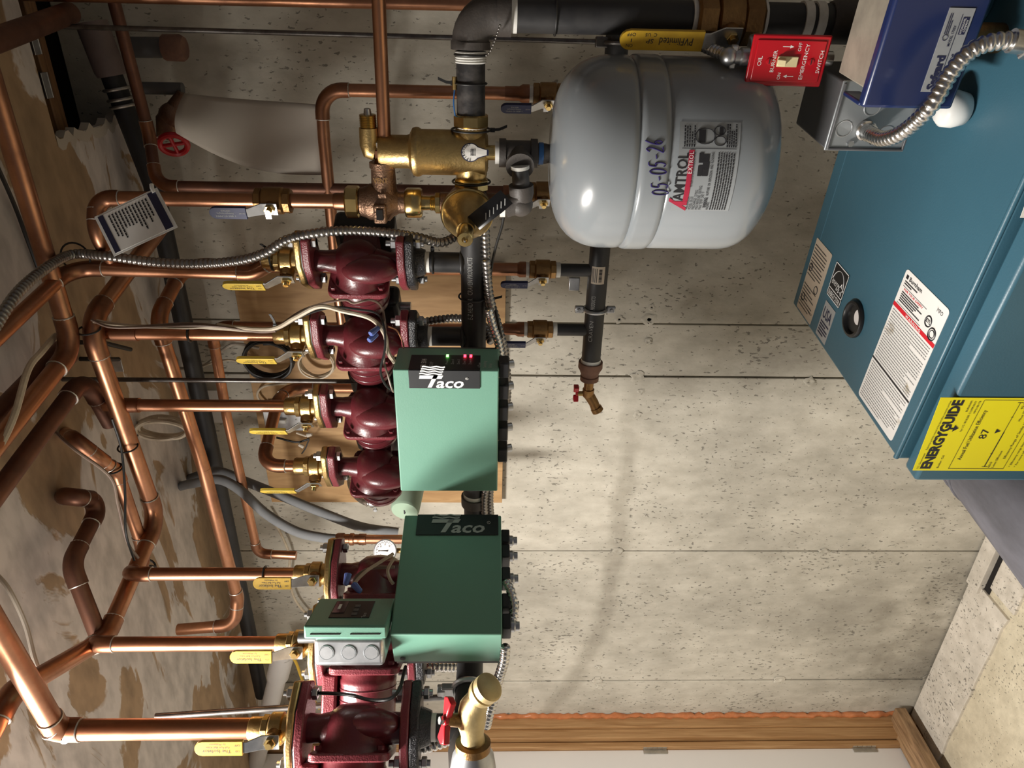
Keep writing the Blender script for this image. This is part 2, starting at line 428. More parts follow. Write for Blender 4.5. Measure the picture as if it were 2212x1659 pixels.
    def print_lines(s, o, xd, yd, w, h, n, fill=.55, seed=1, dens=.86):
        rnd = random.Random(seed); o, xd, yd = V(o), V(xd), V(yd); lh = h/n
        for i in range(n):
            x = 0.0; end = w*(1 if rnd.random() < .7 else rnd.uniform(.45, .9)); y = h-(i+.75)*lh
            while x < end:
                l = min(rnd.uniform(.02, .09)*w*.6, end-x)
                s.quad(o+xd*x+yd*y, xd, yd, l*dens, lh*fill); x += l
        return s
    def build(s, name, mat, parent=None, smooth=True, ang=38, bevel=0.0, seg=2):
        inv = None; loc = None
        if parent is not None:
            M = MW[parent]; inv = M.inverted() if M is not None else None
        else:
            lo = [min(p[i] for p in s.v) for i in range(3)]; hi = [max(p[i] for p in s.v) for i in range(3)]
            loc = V(((lo[0]+hi[0])/2, (lo[1]+hi[1])/2, lo[2])); inv = Matrix.Translation(-loc)
        me = bpy.data.meshes.new(name)
        me.from_pydata([tuple(inv @ p) if inv else tuple(p) for p in s.v], [], s.f)
        me.validate(); me.update()
        if smooth:
            me.polygons.foreach_set('use_smooth', [True]*len(me.polygons)); me.set_sharp_from_angle(angle=math.radians(ang))
        me.materials.append(MATS[mat])
        o = bpy.data.objects.new(name, me); C.objects.link(o)
        if parent is not None:
            o.parent = parent; MW[o] = MW[parent]
        else:
            o.location = loc; MW[o] = Matrix.Translation(loc)
        if bevel:
            b = o.modifiers.new('bevel', 'BEVEL'); b.width = bevel; b.segments = seg; b.limit_method = 'ANGLE'; b.angle_limit = math.radians(35)
            b.harden_normals = False
        return o

def tag(o, label, cat, group=None, kind=None):
    if label: o['label'] = label
    if cat: o['category'] = cat
    if group: o['group'] = group
    if kind: o['kind'] = kind
    return o
def thing(name, label, cat, loc, M=None, group=None):
    o = bpy.data.objects.new(name, None); C.objects.link(o)
    o.empty_display_size = .02
    m = M if M is not None else Matrix.Translation(V(loc))
    o.matrix_world = m; MW[o] = m
    return tag(o, label, cat, group)
def struct(o, label=None):
    o['kind'] = 'structure'
    if label: o['label'] = label
    return o

def run(name, label, pts, r, mat='copper', cat='pipe', fit='copper_fitting', ring='solder', bend=1.7, rings=True, group=None, fs=1.14, e0=0, e1=0):
    P = [V(p) for p in pts]
    if e0: P[0] = P[0]+(P[0]-P[1]).normalized()*e0
    if e1: P[-1] = P[-1]+(P[-1]-P[-2]).normalized()*e1
    t = thing(name, label, cat, min(P, key=lambda p: p.z), group=group)
    segs = []; n = len(P); trim = [0.0]*n
    for i in range(1, n-1):
        a = (P[i]-P[i-1]).normalized(); b = (P[i+1]-P[i]).normalized(); ang = a.angle(b)
        if ang > .12:
            R = r*2*bend; tr = R*math.tan(ang/2); tr = min(tr, .45*(P[i]-P[i-1]).length, .45*(P[i+1]-P[i]).length); trim[i] = tr
            R = tr/math.tan(ang/2)
            s0 = P[i]-a*tr; nn = a.cross(b).normalized(); inn = nn.cross(a)
            cen = s0+inn*R; arc = []
            for k in range(9):
                q = ang*k/8; arc.append(cen - inn*R*math.cos(q) + a*R*math.sin(q))
            ext = r*1.1
            path = [s0-a*ext]+arc+[P[i]+b*tr+b*ext]
            MB().tube(path, r*fs, 16).build('elbow', fit, t)
            if rings:
                for e, dd in ((path[0], a), (path[-1], b)):
                    MB().torus(e, dd, r*1.06, r*.10, 18, 6).build('solder_ring', ring, t)
    for i in range(n-1):
        d = (P[i+1]-P[i]).normalized()
        MB().tube([P[i]+d*trim[i], P[i+1]-d*trim[i+1]], r, 18).build('pipe', mat, t)
    return t
def wire(name, label, pts, r, mat, cat='wire', parent=None, group=None, k=8, n=8):
    m = MB().tube(spl(pts, k), r, n)
    if parent is not None: return m.build(name, mat, parent)
    return tag(m.build(name, mat), label, cat, group)
def corrugate(pts, r, pitch=.0074, n=12, depth=.24):
    P = resample(spl(pts, 14), pitch/4); R = []
    for i in range(len(P)):
        R.append(r*(1-depth*(1, .22, 0, .22)[i % 4]))
    return MB().tube(P, R, n)
def conduit(name, label, pts, r, mat='conduit_dark', group=None, pitch=.0074):
    return tag(corrugate(pts, r, pitch).build(name, mat, ang=80), label, 'conduit', group)
def threaded(name, label, a, b, r=.0048, mat='steel_rod', group=None):
    a, b = V(a), V(b); L = (b-a).length; n = int(L/.0011); P = []; R = []
    for i in range(n+1):
        P.append(a.lerp(b, i/n)); R.append(r*(1 if i % 2 else .86))
    return tag(MB().tube(P, R, 8).build(name, mat, ang=80), label, 'rod', group)
def ziptie(name, label, c, axis, R, tail=None, mat='wire_black'):
    t = thing(name, label, 'cable tie', c)
    MB().torus(c, axis, R+.001, .0016, 24, 6).build('band', mat, t)
    if tail is not None:
        x, y, a = frame(axis); d = V(tail).normalized(); d = (d-a*d.dot(a)).normalized(); p = V(c)+d*(R+.002)
        MB().box((0, 0, 0), (.007, .005, .006), basis(p+d*.002, d, a.cross(d), a)).build('head', mat, t)
        MB().strip([p, p+d*.012+a*.001, p+d*.024+a*.006], a, .004, .0015).build('tail', mat, t)
    return t

# ---------------------------------------------------------------- the room
CEIL = 2.383
LX = at(1500, 1552, 0).x                       # corner with the door wall
seams = [2.6] + [at(1400, py, 0).x for py in (700, 814)] + [at(1500, 1191, 0).x, at(1500, 1470.5, 0).x, LX]
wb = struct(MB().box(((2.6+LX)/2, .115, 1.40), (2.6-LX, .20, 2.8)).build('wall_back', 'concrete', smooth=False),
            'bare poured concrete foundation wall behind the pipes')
for i in range(len(seams)-1):
    a, b = seams[i], seams[i+1]; g = .0022
    off = (0, .0022, .0006, .0016, .0004)[i]
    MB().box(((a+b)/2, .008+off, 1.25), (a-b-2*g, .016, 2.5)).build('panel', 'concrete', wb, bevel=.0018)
rnd = random.Random(3)
for px, py, s in ((1402, 690, 16), (1338, 690, 10), (1376, 814, 15), (1336, 1190, 13), (1780, 1191, 14), (1290, 1470, 15), (1682, 1468, 16), (1750, 825, 13),
                  (1408, 664, 8), (1400, 738, 8), (1378, 895, 9), (1384, 845, 8), (1334, 1168, 9), (1292, 1442, 9), (1294, 1485, 10), (2003, 1464, 15), (2128, 1192, 14)):
    p = at(px, py, 0); R = s*.00115
    m = MB(); pr = []
    vs = []; n = 14
    for k, (rr, h) in enumerate(((1.0, 0), (.78, .0011), (.52, .0014), (.24, -.0004))):
        for j in range(n):
            q = 2*math.pi*j/n; w_ = rr*R*(1+rnd.uniform(-.34, .34))
            vs.append((p.x+math.cos(q)*w_, -h-.0004*(k > 0), p.z+math.sin(q)*w_*1.15))
    fs = [(k*n+j, k*n+(j+1) % n, (k+1)*n+(j+1) % n, (k+1)*n+j) for k in range(3) for j in range(n)] + [tuple(3*n+j for j in range(n))]
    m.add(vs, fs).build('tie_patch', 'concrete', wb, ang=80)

fl = struct(MB().box((.1, -1.6, -.06), (5.4, 3.6, .12)).build('floor', 'concrete_floor', smooth=False), 'worn tan concrete floor')
# the poured strip along the wall, broken open near the boiler
s0 = atz(2142, 1290, .0).x
def slab(x0, x1, y0, y1, h, name='perimeter_strip'):
    m = MB(); r2 = random.Random(int(x0*100)); n = 14; vs = []; fs = []
    for i in range(n+1):
        x = x0+(x1-x0)*i/n
        for y in (y0, y1+r2.uniform(-.004, .004)):
            for z in (-.01, h): vs.append((x, y, z))
    for i in range(n):
        a = i*4; b = a+4
        fs += [(a+1, b+1, b+3, a+3), (a+2, a+3, b+3, b+2), (a, b, b+1, a+1)]
    fs += [(0, 1, 3, 2), (n*4, n*4+2, n*4+3, n*4+1)]
    return m.add(vs, fs).build(name, 'concrete_patch', fl, bevel=.002, smooth=False)
slab(LX+.02, s0, -.004, -.185, .010)
slab(s0-.02, 1.6, -.004, -.060, .022)
slab(s0+.03, 1.6, -.085, -.20, .010)
MB().box(((s0+1.6)/2, -.0725, .0015), (1.6-s0, .026, .002)).build('drain_gap', 'cavity', fl)

# ceiling of torn drywall, with the opening cut to the joists
h0 = atz(70, 75, CEIL); h1 = atz(112, 305, CEIL)
hx0, hx1, hy0 = h1.x, h0.x+.16, (h0.y+h1.y)/2
hy1 = -.035
ce = struct(MB().box(((LX+hx0)/2, -1.62, CEIL+.007), (hx0-LX, 3.64, .014)).build('ceiling', 'torn_drywall', smooth=False), 'drywall ceiling with torn brown paper facing')
MB().box(((hx1+2.6)/2, -1.62, CEIL+.007), (2.6-hx1, 3.64, .014)).build('drywall_panel', 'torn_drywall', ce, smooth=False)
MB().box(((hx0+hx1)/2, (hy0-3.44)/2, CEIL+.007), (hx1-hx0, hy0+3.44, .014)).build('drywall_panel', 'torn_drywall', ce, smooth=False)
mm = MB(); n = 24
prev = None; vs = []; fs = []
for i in range(n+1):                           # ragged gypsum edge of the opening
    x = hx0 + rnd.uniform(-.004, .012); y = hy0 + (hy1-hy0)*i/n
    vs += [(x-.02, y, CEIL-.001), (x, y, CEIL-.001), (x, y, CEIL+.016), (x-.02, y, CEIL+.016)]
for i in range(n):
    for j in range(4): fs.append((i*4+j, i*4+(j+1) % 4, i*4+4+(j+1) % 4, i*4+4+j))
mm.add(vs, fs).build('gypsum_edge', 'paper_grey', ce)
cav = MB()  # near-black boxes closing the joist bay, its shade put into the colour
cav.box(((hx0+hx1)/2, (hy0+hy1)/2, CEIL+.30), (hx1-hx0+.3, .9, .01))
cav.box(((hx0+hx1)/2, .012, CEIL+.20), (hx1-hx0+.3, .01, .32)); cav.box((hx1+.16, -.25, CEIL+.16), (.01, .6, .3)); cav.box((hx0-.14, -.25, CEIL+.16), (.01, .6, .3)); cav.build('dark_bay_cover', 'cavity', ce)
MB().box(((hx0+hx1)/2, hy0+.10, CEIL+.155), (hx1-hx0+.28, .038, .235)).build('joist', 'joist_wood', ce, bevel=.002)
MB().box((hx1-.02, hy0+.02, CEIL+.155), (.05, .5, .235)).build('joist', 'joist_wood', ce, bevel=.002)
MB().box(((hx0+hx1)/2, hy0-.03, CEIL+.14), (hx1-hx0+.28, .03, .25)).build('blocking', 'joist_wood', ce, bevel=.002)
for px, py in ((166, 165), (128, 80)):
    p = atz(px, py, CEIL+.06)
    b = MB().box((p.x, hy0+.078, CEIL+.06), (.045, .003, .065)); b.box((p.x, hy0+.068, CEIL+.03), (.045, .02, .003))
    b.build('joist_bracket', 'galvanized', ce, bevel=.0008)

# door wall on the left: pine jamb boards, white door, threshold
wl = struct(MB().box((LX-.12, -2.4, 1.22), (.16, 2.5, 2.44)).build('wall_left', 'white_paint', smooth=False), 'wall with the white basement door')
jm = struct(MB().box((LX-.025, -.0245, 1.22), (.09, .043, 2.44)).build('trim_1', 'pine', bevel=.002), 'pine door jamb boards beside the concrete')
MB().box((LX-.035, -.0645, 1.22), (.09, .035, 2.44)).build('jamb_board', 'pine', jm, bevel=.002)
MB().box((LX-.050, -.0975, 1.22), (.09, .019, 2.44)).build('stop_board', 'pine', jm, bevel=.002)
bead = []; r2 = random.Random(5)
for i in range(150):
    bead.append(V((LX+.024+r2.uniform(-.003, .004), -.005+r2.uniform(-.003, .003), .06+i*.0155)))
MB().tube(bead, [.0065+r2.uniform(0, .0075) for _ in bead], 8).build('sealant_bead', 'sealant_orange', jm, ang=80)
dr = struct(MB().box((LX-.042, -.573, 1.09), (.04, .93, 2.06)).build('door_1', 'white_paint', bevel=.002), 'plain white painted door')
for px in (1415, 1866):
    zz = at(px, 1606, .1).z
    hg = MB().box((LX-.020, -.114, zz), (.004, .022, .085)).build('hinge', 'hinge_metal', dr, bevel=.0008)
    hb = MB()
    for k in range(5): hb.lathe([(0, .0048), (.0155, .0048)], (LX-.013, -.104, zz-.042+k*.017), Z, 12)
    hb.build('hinge_knuckle', 'hinge_metal', hg)
a = atz(2002, 1520, .03)
tag(MB().box((LX+.032, -.585, .075), (.10, 1.13, .040)).build('threshold_board', 'old_pine', bevel=.004),
    'weathered wooden threshold board lying across the foot of the white door', 'board')
MB().box((LX-.06, -.65, 2.27), (.10, 1.06, .30)).build('lintel', 'white_paint', wl)

# ---------------------------------------------------------------- boiler
BZ = .955
A_ = atz(1712, 655, BZ); B_ = atz(1938, 992, BZ)
bt = (A_-B_); BD = bt.length; bt.normalize()      # depth direction of the boiler
bs = bt.cross(Z).normalized()                     # to the right along its front
BW = .62
boiler = thing('boiler', 'teal steel-jacketed oil boiler with warning labels on its sloping-away top', 'boiler', V((B_.x, B_.y, 0)))
O = V((B_.x, B_.y, 0))
BM = basis(O, bs, bt, Z)
def bl(px, py): 
    p = BM.inverted() @ atz(px, py, BZ); return p.x, p.y
MB().box((BW/2, BD/2-.004, .47), (BW-.006, BD-.012, .94), BM).build('jacket', 'boiler_teal', boiler, bevel=.004)
MB().box((BW/2, BD/2, BZ-.012), (BW, BD, .024), BM).build('top_panel', 'boiler_teal', boiler, bevel=.004)
MB().tube([BM @ V((0, .004, BZ)), BM @ V((BW, .004, BZ))], .004, 10).build('folded_lip', 'boiler_teal', boiler)
MB().tube([BM @ V((.004, BD-.035, BZ-.0008)), BM @ V((BW, BD-.035, BZ-.0008))], .0016, 6).build('seam', 'boiler_teal', boiler)
fp = MB().box((BW/2-.005, -.020, .475), (BW+.01, .034, .935), BM).build('front_panel', 'boiler_teal', boiler, bevel=.005)
FY = -.0376                                       # front of the front panel
# grommet with its bright inner lens
gx, gy = bl(1846, 689); gp = BM @ V((gx, gy, BZ)); GR = abs(bl(1846, 745)[0]-gx)*.0 + .0325
gm = MB().lathe([(0, GR), (.004, GR), (.0065, GR*.94), (.007, GR*.82), (.003, GR*.72), (-.02, GR*.70)], gp, Z, 40).build('grommet', 'black_plastic', boiler)
MB().lathe([(.0008, GR*.72), (.0010, 0)], gp, Z, 28).build('recess', 'black_plastic', gm)
MB().lathe([(.0014, GR*.40), (.0016, 0)], gp+bs*.009-bt*.010, Z, 28, sx=1.0, sy=1.0).build('gauge_window', 'gauge_face', gm)

def topquad(pxs):
    q = [bl(*p) for p in pxs]
    xs = sum(p[0] for p in q)/4; ys = sum(p[1] for p in q)/4
    return q, xs, ys
def rrect(w, h, r, k=4):
    out = []
    for cx, cy, a0 in ((w/2-r, h/2-r, 0), (-w/2+r, h/2-r, 90), (-w/2+r, -h/2+r, 180), (w/2-r, -h/2+r, 270)):
        for i in range(k+1):
            a = math.radians(a0+90*i/k); out.append((cx+r*math.cos(a), cy+r*math.sin(a)))
    return out
# the labels on the top read from the back edge to the front edge: text runs along -depth, its head points right
xd, yd = -bt, bs
def toplabel(name, pxs, mat, r=.003, th=.0006):
    q, cx, cy = topquad(pxs)
    # pxs order: back-right, front-right, front-left, back-left
    L = ((q[0][1]-q[1][1])+(q[3][1]-q[2][1]))/2; H = ((q[0][0]-q[3][0])+(q[1][0]-q[2][0]))/2
    c = BM @ V((cx, cy, BZ+.0002))
    o = MB().prism(rrect(L, H, r), c, xd, yd, th).build(name, mat, boiler)
    o0 = c - xd*(L/2) - yd*(H/2) + Z*(th+.0003)
    return o, o0, L, H
lb, o0, L, H = toplabel('rating_label', ((1764.7, 510.7), (1797, 548.6), (1751.7, 704), (1723, 663)), 'paper_tan')
m = MB(); m.print_lines(o0+xd*.05*L+yd*.50*H, xd, yd, L*.8, H*.44, 10, seed=2, fill=.38, dens=.7); m.print_lines(o0+xd*.05*L+yd*.06*H, xd, yd, L*.8, H*.34, 8, seed=3, fill=.38, dens=.7)
for fx, fy in ((.15, .62), (.75, .44), (.2, .2)):
    m.torus(o0+xd*fx*L+yd*fy*H, Z, L*.10, L*.012, 20, 4)
m.text('H', o0+xd*.11*L+yd*.60*H, xd, yd, L*.13); m.text('O S P', o0+xd*.70*L+yd*.10*H, xd, yd, L*.10)
m.build('lettering', 'ink_black', lb)
lb, o0, L, H = toplabel('efficiency_star_label', ((1809, 564), (1836, 596), (1812, 668.5), (1787, 632)), 'label_black', r=.001)
m = MB()
b = L*.03
m.quad(o0, xd, yd, L, b); m.quad(o0+yd*(H-b), xd, yd, L, b); m.quad(o0, xd, yd, b, H); m.quad(o0+xd*(L-b), xd, yd, b, H); m.quad(o0+yd*H*.24, xd, yd, L, b)
m.text('ENERGY STAR', o0+xd*L*.5+yd*H*.055, xd, yd, H*.2, align='C', width=L*.84, bold=.01)
m.text('energy', o0+xd*L*.10+yd*H*.40, xd, yd, H*.30, shear=.35, width=L*.58, bold=-.005)
arc = [o0+xd*(L*.5+L*.42*math.cos(a))+yd*(H*.42+H*.46*math.sin(a))+Z*.0002 for a in [math.pi*(.02+.9*i/14) for i in range(15)]]
m.tube(arc, L*.011, 4)
star = []
for i in range(10):
    a = math.pi/2+i*math.pi/5; rr = L*(.2 if i % 2 == 0 else .085); star.append(o0+xd*(L*.76+rr*math.cos(a))+yd*(H*.46+rr*math.sin(a))+Z*.0002)
m.tube(star+[star[0]], L*.011, 4)
m.build('lettering', 'ink_white', lb)
lb, o0, L, H = toplabel('origin_label', ((1785.6, 647), (1804.6, 674), (1782, 748), (1763, 717)), 'paper_silver', r=.001)
m = MB(); m.text('USA', o0+xd*L*.1+yd*H*.56, xd, yd, H*.42, width=L*.8, bold=.02); m.print_lines(o0+xd*L*.1+yd*H*.08, xd, yd, L*.8, H*.4, 5, seed=4)
m.build('lettering', 'ink_navy', lb)
lb, o0, L, H = toplabel('warning_label', ((1957.8, 576), (2048.7, 667), (1929, 962.7), (1857.5, 851.5)), 'label_worn', r=.006)
m = MB()
m.text('Burnham', o0+xd*L*.13+yd*H*.945, xd, yd, H*.040, bold=.02, width=L*.30)
m.text('MPO', o0+xd*L*.80+yd*H*.935, xd, yd, H*.036, width=L*.12)
m.quad(o0+xd*L*.05+yd*H*.945, xd, yd, L*.05, H*.026)
m.print_lines(o0+xd*L*.06+yd*H*.905, xd, yd, L*.30, H*.03, 2, seed=5)
m.print_lines(o0+xd*L*.08+yd*H*.79, xd, yd, L*.5, H*.075, 5, seed=6)
fine = MB()
fine.print_lines(o0+xd*L*.04+yd*H*.345, xd, yd, L*.92, H*.385, 20, seed=8, fill=.30, dens=.8)
fine.print_lines(o0+xd*L*.04+yd*H*.02, xd, yd, L*.92, H*.295, 15, seed=9, fill=.30, dens=.8)
fine.build('fine_print', 'ink_grey', lb, smooth=False)
MB().quad(o0+yd*H*.322, xd, yd, L, H*.014).build('fold_band', 'ink_black', lb, smooth=False)
for fx, fy, rr in ((.74, .845, .062), (.88, .80, .07)):
    m.torus(o0+xd*fx*L+yd*fy*H, Z, L*rr, L*.009, 24, 4)
m.torus(o0+xd*.88*L+yd*.80*H, Z, L*.045, L*.006, 24, 4)
m.text('ETL', o0+xd*.74*L+yd*.834*H, xd, yd, L*.062, align='C', bold=.03)
fr = .002
for yy in (.775, .893): m.quad(o0+xd*L*.05+yd*H*yy, xd, yd, L*.58, .0006)
m.build('lettering', 'ink_black', lb)
m = MB().quad(o0+yd*H*.738, xd, yd, L, H*.028)
m.text('FOR YOUR SAFETY', o0+xd*L*.10+yd*H*.872, xd, yd, H*.02, bold=.02, width=L*.46)
m.build('red_lettering', 'ink_red', lb)
MB().text('WARNING', o0+xd*L*.5+yd*H*.743+Z*.0003, xd, yd, H*.026, align='C', sp=1.3, bold=.02, width=L*.36).build('white_lettering', 'ink_white', lb)

# yellow efficiency guide on the front panel
def fl_(px, py):
    n = -bt; p0 = BM @ V((0, FY, 0)); r = ray(px, py); p = CAM + r*((p0-CAM).dot(n)/r.dot(n)); q = BM.inverted() @ p; return q.x, q.z
x0, z0 = fl_(1971, 1015.6); x1, z1 = fl_(2032, 858)
yl = MB().prism([(x0, .60), (x1, .60), (x1, z1), (x0, z0)], BM @ V((0, FY-.0002, 0)), bs, Z, .0005).build('efficiency_label', 'yellow_label', fp)
GW = x1-x0; zt = z0; m = MB(); ob = BM @ V((x0, FY-.0011, 0)); fxd = bs
def gt(s, fx, dz, size, **k): m.text(s, ob+bs*(GW*fx)+Z*(zt-dz), bs, Z, size, **k)
gt('U.S. Government', .03, .0065, .0042, width=GW*.22); gt('Federal law prohibits removal of this label before consumer purchase', .30, .0065, .004, width=GW*.66)
gt('ENERGYGUIDE', .03, .0235, .0205, bold=.045, width=GW*.94)
gt('Boiler: Oil', .04, .036, .0045, width=GW*.18); gt('BURNHAM', .82, .036, .0042, width=GW*.14)
gt('by U.S. BOILER COMPANY', .56, .042, .0042, width=GW*.40); gt('MPO189-TB', .80, .048, .0042, width=GW*.16)
gt('Annual Fuel Utilization Efficiency', .16, .063, .0085, width=GW*.68)
gt('87', .46, .082, .016, width=GW*.13)
gt('60.0', .05, .112, .005, width=GW*.08); gt('Least Efficient', .05, .118, .0048, width=GW*.24)
gt('92.0', .86, .112, .005, width=GW*.08); gt('Most Efficient', .70, .118, .0048, width=GW*.24)
gt('Efficiency Range of Similar Models', .18, .128, .0052, width=GW*.60)
for dz, ff in ((.052, .003), (.134, .003)): m.quad(ob+bs*(GW*.03)+Z*(zt-dz), bs, Z, GW*.94, .0006)
for fx in (.03, .97): m.quad(ob+bs*(GW*fx)+Z*(zt-.134), bs, Z, .0006, .082)
m.quad(ob+bs*(GW*.06)+Z*(zt-.1045), bs, Z, GW*.5, .0014); m.quad(ob+bs*(GW*.56)+Z*(zt-.104), bs, Z, GW*.38, .0007)
for fx in (.06, .94): m.quad(ob+bs*(GW*fx)+Z*(zt-.108), bs, Z, .0007, .008)
for fx in (.25, .75): m.quad(ob+bs*(GW*fx)+Z*(zt-.1055), bs, Z, .0005, .004)
m.prism([(-.004, .007), (0, 0), (.004, .007)], ob+bs*(GW*.565)+Z*(zt-.098), bs, Z, .0002)
m.prism([(-.006, .0), (.006, 0), (.0, -.007)], ob+bs*(GW*.60)+Z*(zt-.0285), bs, Z, .0002)
m.quad(ob+bs*(GW*.585)+Z*(zt-.029), bs, Z, .003, .006)
gt('* Efficiency range based only on oil boilers.', .06, .143, .0046, width=GW*.7); gt('* For more information, visit www.ftc.gov', .06, .151, .0046, width=GW*.66)
m.build('lettering', 'ink_black', yl)
wlb = BM @ V((0, FY-.0006, 0))
x0, z0 = fl_(2203, 470)
wl2 = MB().prism([(x0, z0-.2), (x0+.12, z0-.2), (x0+.12, z0+.012), (x0, z0)], BM @ V((0, FY-.0002, 0)), bs, Z, .0005).build('notice_label', 'paper_white', fp)
MB().quad(BM @ V((x0+.012, FY-.0009, z0-.006)), bs, Z, .03, .002).quad(BM @ V((x0+.012, FY-.0009, z0-.011)), bs, Z, .03, .002).build('red_lettering', 'ink_red', wl2)

# dusty round tank lying beside the boiler
e0 = BM @ V((-.185, .34, .52)); e1 = BM @ V((-.185, -.42, .52))
d = thing('dusty_tank', 'dusty dark grey round tank lying past the left side of the boiler', 'duct', V((e0.x, e0.y, 0)))
MB().tube([e0, e1], .155, 48).build('barrel', 'dusty_grey', d)
for t_ in (.12, .16): MB().torus(e0.lerp(e1, t_), e1-e0, .1555, .003, 48, 8).build('bead', 'dusty_grey', d)
for t_ in (.2, .75):
    q = e0.lerp(e1, t_); MB().box((q.x, q.y, .19), (.03, .03, .38)).build('support_leg', 'dark_sheet', d)

# ---------------------------------------------------------------- expansion tank
TP = at(1420, 336, .59)
ztop = at(1186, 336, .59).z; zbot = at(1652, 336, .59).z
TC = V((TP.x, TP.y, 0)); R = .1385
def zpx(px): return at(px, 336, .59).z
tank = thing('expansion_tank', 'grey painted steel expansion tank with printed maker label and handwritten date', 'tank', V((TP.x, TP.y, zbot)))
def tang0(px, py):
    r = ray(px, py); o = CAM-TC; a = r.x**2+r.y**2; b = 2*(o.x*r.x+o.y*r.y); c = o.x**2+o.y**2-R**2
    return (CAM+r*((-b-math.sqrt(max(b*b-4*a*c, 0)))/(2*a))).z
s1, s2 = tang0(1385, 300), tang0(1453, 300)
prof = []
for i in range(13):
    a = math.pi/2*i/12; prof.append((ztop-.105+.105*math.cos(a)*1.0, R*(.14+.86*math.sin(a)) if i else .016))
SE = 2.5
def dome(t): return (1-t**SE)**(1/SE)
HT, HB = .088, .070
prof = [(ztop, .016), (ztop-.002, .030)] + [(ztop-.002-HT*(1-q), .030+(R-.030)*dome(q)) for q in (.985, .96, .92, .86, .78, .68, .56, .42, .28, .14, 0)]
prof += [(s1+.010, R), (s1+.004, R-.0006), (s1, R-.0034)]
prof2 = [(s1, R-.0034), (s1-.004, R+.0008), (s1-.010, R+.0015), (s2+.010, R+.0015), (s2+.004, R+.001), (s2, R-.0026)]
prof3 = [(s2, R-.0026), (s2-.004, R), (zbot+HB+.004, R)] + [(zbot+HB*(1-q), R*dome(q)) for q in (0, .14, .28, .42, .56, .68, .78, .86, .92, .96, .985, .998)] + [(zbot, .001)]
MB().lathe(prof, TC, Z, 64).build('upper_shell', 'tank_grey', tank, ang=50)
MB().lathe(prof2, TC, Z, 64).build('centre_band', 'tank_grey', tank, ang=50)
MB().lathe(prof3, TC, Z, 64).build('lower_shell', 'tank_grey', tank, ang=50)
MB().lathe([(zbot-.006, .010), (zbot-.002, .012), (zbot+.004, .014)], TC, Z, 16).build('charge_cap', 'black_plastic', tank)
# angle facing the camera
def tang(px, py):                 # sight line meets the cylinder: angle and height
    r = ray(px, py); o = CAM-TC; a = r.x**2+r.y**2; b = 2*(o.x*r.x+o.y*r.y); c = o.x**2+o.y**2-(R+.001)**2
    t = (-b-math.sqrt(max(b*b-4*a*c, 0)))/(2*a); p = CAM+r*t; return math.atan2(p.y-TC.y, p.x-TC.x), p.z
def wrapc(th0, z0, rr):
    return lambda x, y: V((TC.x+rr*math.cos(th0+x/rr), TC.y+rr*math.sin(th0+x/rr), z0+y))
RL = R+.0006
thL, _ = tang(1465, 455); thR, _ = tang(1465, 262); _, zL = tang(1467, 320); _, zB = tang(1598, 320)
wlab = (thR-thL)*RL; hl = zL-zB
vs = []; fs = []; n = 24
for i in range(n+1):
    for zz in (zL, zB): vs.append(wrapc(thL, 0, RL)(wlab*i/n, zz))
for i in range(n): fs.append((i*2, i*2+2, i*2+3, i*2+1))
tl = MB().add(vs, fs).build('maker_label', 'tank_label', tank)
RT = R+.0012
def tw(m, s, fx, fy, size, **k): m.textmap(s, size, wrapc(thL+wlab*fx/RT, zL-hl*fy, RT), **k)
m = MB()
tw(m, 'AMTROL', .13, .165, .0205, width=wlab*.54, bold=.012)
tw(m, 'BOILER SYSTEM EXPANSION TANK', .30, .285, .0048, width=wlab*.38)
for i, s in enumerate(('www.amtrol.com', 'MODEL: EX-30', 'PRECHARGE: 12 PSIG', 'MAX PRESSURE: 100 PSIG', 'MAX TEMP: 240\u00b0 F')):
    tw(m, s, .02, .285+i*.058, .0058, width=wlab*(.16, .16, .24, .29, .22)[i])
tw(m, 'WARNING:', .045, .59, .0068, bold=.03, width=wlab*.13); tw(m, 'RUPTURE  OR  EXPLOSION  AND  FLOODING', .20, .588, .005, width=wlab*.48, bold=.01); tw(m, 'HAZARD.', .02, .635, .005, width=wlab*.10, bold=.01)
rr_ = random.Random(11)
def lines(m, fx, fy, fw, n, dy):
    for i in range(n):
        x = fx; end = fx+fw*(1 if rr_.random() < .8 else .7)
        while x < end:
            l = rr_.uniform(.018, .045); f = wrapc(thL+wlab*x/RT, zL-hl*(fy+i*dy), RT)
            a = wlab*min(l*.82, end-x); q = [f(0, 0), f(a, 0), f(a, .0017), f(0, .0017)]; m.add(q, [(0, 1, 2, 3)]); x += l
lines(m, .02, .68, .66, 7, .042); lines(m, .735, .10, .23, 5, .04); lines(m, .735, .80, .25, 5, .036)
m.add([wrapc(thL+wlab*.715/RT, 0, RT)(xx, zz) for xx, zz in ((0, zL-.004), (.0008, zL-.004), (.0008, zB+.004), (0, zB+.004))], [(0, 1, 2, 3)])
def blob(fx, fy, w_, h_):
    f = wrapc(thL+wlab*fx/RT, zL-hl*fy, RT); k = max(1, int(w_/.006)); q = []
    for i in range(k+1):
        xx = -w_/2+w_*i/k; q += [f(xx, -h_/2), f(xx, h_/2)]
    return m.add(q, [(i*2, i*2+2, i*2+3, i*2+1) for i in range(k)])
for fx, fy, w_, h_ in ((.46, .47, .009, .008), (.54, .47, .010, .009), (.62, .46, .009, .009), (.48, .38, .014, .006), (.62, .38, .013, .006)): blob(fx, fy, w_, h_)
def loop(fx, fy, w_, h_):
    f = wrapc(thL+wlab*fx/RT, zL-hl*fy, RT); P = [f(w_/2*math.cos(a)*(1 if abs(math.cos(a)) < .8 else .93), h_/2*math.sin(a)) for a in [2*math.pi*i/16 for i in range(17)]]; m.tube(P, .0006, 4)
